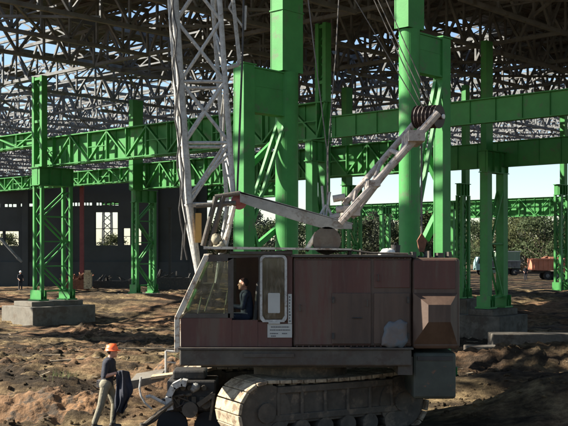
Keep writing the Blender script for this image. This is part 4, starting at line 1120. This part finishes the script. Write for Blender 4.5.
# crane operator, seated in the cab
bones = []; blobs = []
bones += [((0, 0, .10), (.0, 0, .30), .13, .135, 0), ((0, 0, .30), (.03, 0, .52), .135, .13, 0), ((.03, -.16, .53), (.03, .16, .53), .07, .07, 0), ((0, -.08, .09), (.40, -.11, .10), .09, .07, 1), ((0, .08, .09), (.40, .11, .10), .09, .07, 1), ((.40, -.11, .08), (.44, -.11, -.3), .06, .05, 1), ((.40, .11, .08), (.44, .11, -.3), .06, .05, 1),
          ((.42, -.11, -.33), (.55, -.11, -.34), .045, .04, 3), ((.42, .11, -.33), (.55, .11, -.34), .045, .04, 3), ((.04, 0, .57), (.05, 0, .66), .055, .052, 2)]
for s in (-1, 1):
    bones += [((.03, s*.19, .52), (.08, s*.22, .28), .06, .05, 0), ((.08, s*.22, .28), (.32, s*.16, .30), .044, .035, 0)]
    hand(bones, (.33, s*.155, .30), (1, -s*.1, .05), (0, .2, 1), 2, 1.0)
head(bones, blobs, (.075, 0, .755), 2, 4)
oq = Q(246, 322, Y0+.6)
figure('crane operator in blue work clothes sitting inside the cab', (oq.x, oq.y, oq.z-.02), R(180), bones, blobs, [MBLUE, MBLUE, MSKIN, MBOOT, MHAIR], .011)
# small workers far off
def standing(label, px, Y, shirt, hatm, head_=0):
    bones = []; blobs = []
    bones += [((0, 0, .95), (0, 0, 1.38), .13, .15, 0), ((0, -.16, 1.4), (0, .16, 1.4), .075, .075, 0), ((0, -.07, .93), (0, .07, .93), .13, .13, 1)]
    for s in (-1, 1):
        bones += [((0, s*.09, .93), (.03*s, s*.10, .5), .1, .075, 1), ((.03*s, s*.10, .5), (.02*s, s*.11, .1), .075, .06, 1), ((.02*s, s*.11, .05), (.17, s*.12, .045), .045, .04, 3), ((0, s*.19, 1.39), (.02, s*.25, 1.1), .065, .05, 0), ((.02, s*.25, 1.1), (.2, s*.18, .98), .045, .035, 2)]
        hand(bones, (.21, s*.175, .975), (1, -.1*s, -.4), (0, .2, 1), 2, .6)
    bones += [((.01, 0, 1.44), (.02, 0, 1.53), .058, .055, 2)]
    head(bones, blobs, (.045, 0, 1.625), 2, 4)
    q = P(px, 250, Y); z = gz(q.x, Y)
    return figure(label, (q.x, Y, z), head_, bones, blobs, [shirt, MNAVY, MSKIN, MBOOT, MHAIR], .016, hat=((.04, 0, 1.672), hatm))
standing('distant worker in dark clothes and white helmet beside the left foundation', 20.5, 92, MNAVY, MHELWHITE, R(-60))
standing('distant worker in dark clothes standing in the yard near the orange truck', 525.5, 126, MNAVY, MDUMP, R(-100))

# ------------------------------------------------------------------ foreground machine beside the track
gen = thing('diesel_engine_unit', 'black greasy engine unit with grey pipes standing left of the crane track', 'engine', (P(185, 426, 21.5).x, 21.4, 0))
def F(px, py, y=21.3): return P(px, py, y)
m = MB(); m.span(F(167, 0).x, F(216, 0).x, 21.3, 22.2, .35, 1.02); m.span(F(172, 0).x, F(205, 0).x, 21.4, 22.1, 1.021, 1.22); m.build('engine_block', MDARK, gen, bevel=.04)
m = MB()
for k in range(5): m.tube(F(176+7*k, 388, 21.2), F(176+7*k, 388, 21.28), .06, n=14); 
for k in range(4): m.box(F(178+8*k, 402, 21.26), (.1, .08, .24))
m.tube(F(190, 410, 21.1), F(190, 410, 21.28), .17, n=22); m.tube(F(206, 404, 21.15), F(206, 404, 21.28), .11, n=20); m.build('cover_plate', MFRAMEDK, gen, bevel=.01)
rg = random.Random(9)
for k in range(9):
    a_ = F(rg.uniform(172, 208), rg.uniform(384, 414), 21.2); b_ = a_+Vector((rg.uniform(-.3, .3), rg.uniform(-.12, 0), rg.uniform(-.3, .3))); c_ = b_+Vector((rg.uniform(-.2, .2), .1, rg.uniform(-.25, .1)))
    MB().path([a_, b_, c_], rg.uniform(.012, .028), 8).build('fuel_pipe' if k % 2 else 'cable', (MDARK, MFRAMEDK, MGRIME)[k % 3], gen)
m = MB(); m.bar(F(198, 405, 21.1), F(214, 394, 21.1), .06, .1); m.bar(F(214, 394, 21.1), F(210, 420, 21.1), .05, .08); m.build('support_bracket', MFRAMEDK, gen)
m = MB(); pts = [F(171, 409, 21.15), F(169, 396, 21.15), F(174, 386, 21.15), F(182, 382, 21.15), F(187, 383, 21.15)]
for i in range(4): m.bar(pts[i], pts[i+1], .30, .13, side=Vector((0, 1, 0)))
m.build('mudguard', MBOOM, gen)
m = MB(); m.blob(F(196, 387, 21.15), .10, .08, .08, 3, .2, 16, 10); m.tube(F(192, 391, 21.1), F(196, 387, 21.2), .05, .1, n=16); m.build('air_filter', MTIE, gen, smooth=True)
m = MB(); m.path([F(146, 397, 21.1), F(151, 396, 21.1), F(162, 402, 21.1), F(171, 406, 21.15)], .035, 10); m.build('exhaust_pipe', MBOOM, gen)
m = MB(); m.path([F(173, 402, 21.0), F(160, 412, 21.0), F(144, 425, 21.0)], .045, 8); m.path([F(170, 405, 21.4), F(155, 420, 21.4), F(144, 426, 21.1)], .035, 8); m.tube(F(143, 423, 21.0), F(143, 429, 21.0), .07, n=14); m.build('tow_bar', MFRAMEDK, gen)
for s in (21.35, 22.15):
    for px in (172, 210): MB().tube(F(px, 426, s), F(px, 426, s)+Vector((0, .14, 0)), .33, n=22).build('wheel', MTYRE, gen)
m = MB(); m.path([F(141, 377, 21.0), F(139.5, 388, 21.0), F(141, 396, 21.0), F(145, 403, 21.0), F(152, 409, 21.05)], .022, 8); tag(m.build('hose', MBOOM, origin=F(145, 403, 21.0)), 'grey hose drooping beside the engine unit', 'hose')
# rail, planks and slab behind it
m = MB(); m.path([F(205, 386, 22.4), F(205, 374, 22.4), F(213, 373, 22.4), F(213, 387, 22.4)], .03, 8); m.path([F(209, 386, 22.4), F(209, 374, 22.4)], .02, 8); tag(m.build('hand_rail', MCREAM, origin=F(209, 387, 22.4)), 'small pale rail between the engine unit and the track', 'rail')
m = MB(); m.bar(F(152, 377, 22.6), F(198, 371.5, 22.6), .3, .06, side=Vector((0, 1, .05))); tag(m.build('plank', MWOOD, origin=F(175, 374, 22.6)), 'sunlit pale plank lying over the engine unit', 'plank')
m = MB(); m.prism([F(130, 381, 22.5), F(160, 376, 22.5), F(164, 380, 22.5), F(131, 390, 22.5)], (0.02, .9, .06)); tag(m.build('concrete_slab', MCONC, origin=F(145, 384, 22.6)), 'pale tilted concrete slab behind the worker\'s jacket', 'slab')
m = MB(); m.path([F(166, 378, 23), F(166, 351, 23), F(178, 352, 23)], .03, 8); m.path([F(166, 362, 23), F(176, 363, 23)], .02, 8); tag(m.build('ladder_step', MBOOM, origin=F(166, 378, 23)), 'thin grey step bracket at the front of the crane cab', 'step')

# ------------------------------------------------------------------ loose boards, bars and clods
# heaps of orange clay
MCLAY = mat('orange_clay', (0.165, 0.086, 0.036), 0.95, var=.55, scale=1.8, spot=(0.05, 0.034, 0.02), spot_amt=.5, spot_scale=3.5, bump=1, bscale=14)
for (cx, cy, rx, ry, hh, sd_, lb) in [(-5.4, 23.3, 1.9, 1.0, .50, 1, 'orange clay heap left of the worker'), (-2.75, 24.6, 1.0, .6, 1.12, 2, 'small reddish clay heap behind the tilted concrete slab'), (9.6, 25.6, 1.3, .7, .75, 5, 'low clay heap on the bank at the right picture edge')]:
    nn_ = 110; q_ = np.linspace(-1, 1, nn_); QX, QY = np.meshgrid(q_, q_); rr2 = np.sqrt(QX**2+QY**2)
    hx = cx+QX*rx*1.15; hy = cy+QY*ry*1.15
    prof_ = np.clip(1-rr2**1.6, 0, 1)**.8
    hz = ground_h(hx, hy)*(.35 if hh < 1 else .15)+hh*prof_+prof_**.3*((fbm(hx*1.8, hy*1.8, 40+sd_, 4)-.45)*.35+(fbm(hx*6, hy*6, 60+sd_, 3)-.45)*.14)-.10-.8*np.clip(rr2-.95, 0, 1)
    hmb = MB(); hmb.add(np.stack([hx.ravel(), hy.ravel(), hz.ravel()], 1).tolist(), [(j*nn_+i, j*nn_+i+1, (j+1)*nn_+i+1, (j+1)*nn_+i) for j in range(nn_-1) for i in range(nn_-1)])
    tag(hmb.build('clay_heap', MCLAY, smooth=True, origin=(cx, cy, 0)), lb, 'earth heap', 'clay heaps')

rr = random.Random(77)
MBOARD = mat('grey_board', (0.22, 0.17, 0.11), 0.85, var=.3, scale=6, spot=(0.10, .07, .045), spot_amt=.4)
boards = [(-9, 36, 3.5, 10), (-4.5, 41, 4, -6), (-11, 46, 5, 3), (-3, 33, 2.6, 25), (-14, 52, 5, -4), (9.5, 47, 4, 8), (12.5, 40, 4, -5), (14, 55, 6, 3), (-7, 55, 6, 5), (7.4, 30, 1.4, 28), (10, 33.5, 3.5, -3), (-8.6, 29, 2.2, -12)]
pl_labels = ['short grey board on churned earth behind the earth mound', 'long grey board lying flat left of the boom foot', 'weathered board on the ground before the left foundation', 'crooked board on the bank behind the worker', 'long board on the earth at the far left of the pit', 'board in the shaded pit right of the crane', 'pale board at the pit rim near the right edge', 'long board before the right edge column', 'long thin board on the rutted ground midway to the factory wall', 'short pale board on the dark bank at right', 'board along the top of the dark bank at right', 'sunlit board end at the left picture edge']
for (x, y, L, a), lb in zip(boards, pl_labels):
    d = Vector((math.cos(R(a)), math.sin(R(a)), 0)); z0 = max(gz(x, y), (gz(x-d.x*L/2, y-d.y*L/2)+gz(x+d.x*L/2, y+d.y*L/2))/2)+.06
    za, zb = gz(x-d.x*L/2, y-d.y*L/2)+.05, gz(x+d.x*L/2, y+d.y*L/2)+.05
    m = MB(); m.bar(Vector((x, y, 0))-d*L/2+ZAX*max(za, z0-.25), Vector((x, y, 0))+d*L/2+ZAX*max(zb, z0-.25), .24, .06)
    tag(m.build('board', MBOARD, origin=(x, y, z0)), lb, 'board', 'loose boards on the ground')
m = MB()
for k in range(5200):
    y = 19+45*rr.random()**1.6; x = rr.uniform(-.33, .33)*y
    if abs(x-.6) < 2.8 and y < 24.3: continue
    if abs(x+3.7) < .8 and y < 22.2: continue
    s = rr.uniform(.012, .05)*(1 if rr.random() < .93 else 2.2)
    z = gz(x, y)
    m.blob((x, y, z+s*.25), s*rr.uniform(.8, 1.6), s*rr.uniform(.7, 1.3), s*rr.uniform(.5, .9), k, .55, 7, 5)
tag(m.build('soil_clods', gm.materials[0]), 'crumbled earth clods and stones strewn over the site', 'clods', kind='stuff')
m = MB()
for k in range(620):
    y = 27+42*rr.random()**1.3; x = rr.uniform(-.32, .32)*y
    if abs(x-.6) < 3.4 and y < 26: continue
    L = rr.uniform(.12, .7); a = rr.gauss(0, .5)+(0 if rr.random() < .75 else 1.4); d = Vector((math.cos(a), math.sin(a), rr.gauss(0, .12))); z = gz(x, y)+.03
    m.bar(Vector((x, y, z))-d*L/2, Vector((x, y, z+.02))+d*L/2, rr.uniform(.02, .09), rr.uniform(.012, .03))
tag(m.build('wood_splinters', MBOARD), 'splinters, twigs and scraps of wood littering the churned earth', 'litter', kind='stuff')
# weeds on the mound
m = MB()
for k in range(420):
    cx, cy = rr.choice([(-5.3, 23.9), (-5.0, 24.4), (-8.2, 24.6), (-2.6, 25.4)]); x = cx+rr.gauss(0, .22); y = cy+rr.gauss(0, .18); z = gz(x, y)
    h = rr.uniform(.08, .26); a = rr.uniform(0, 6.28); d = Vector((math.cos(a), math.sin(a), 0))
    m.add([Vector((x, y, z))-d*.012, Vector((x, y, z))+d*.012, Vector((x, y, z+h))+d.orthogonal()*0+Vector((rr.uniform(-.1, .1), rr.uniform(-.1, .1), 0))], [(0, 1, 2)])
tag(m.build('weeds', MLEAF[1]), 'sparse green weeds on the earth mound', 'weeds', kind='stuff')
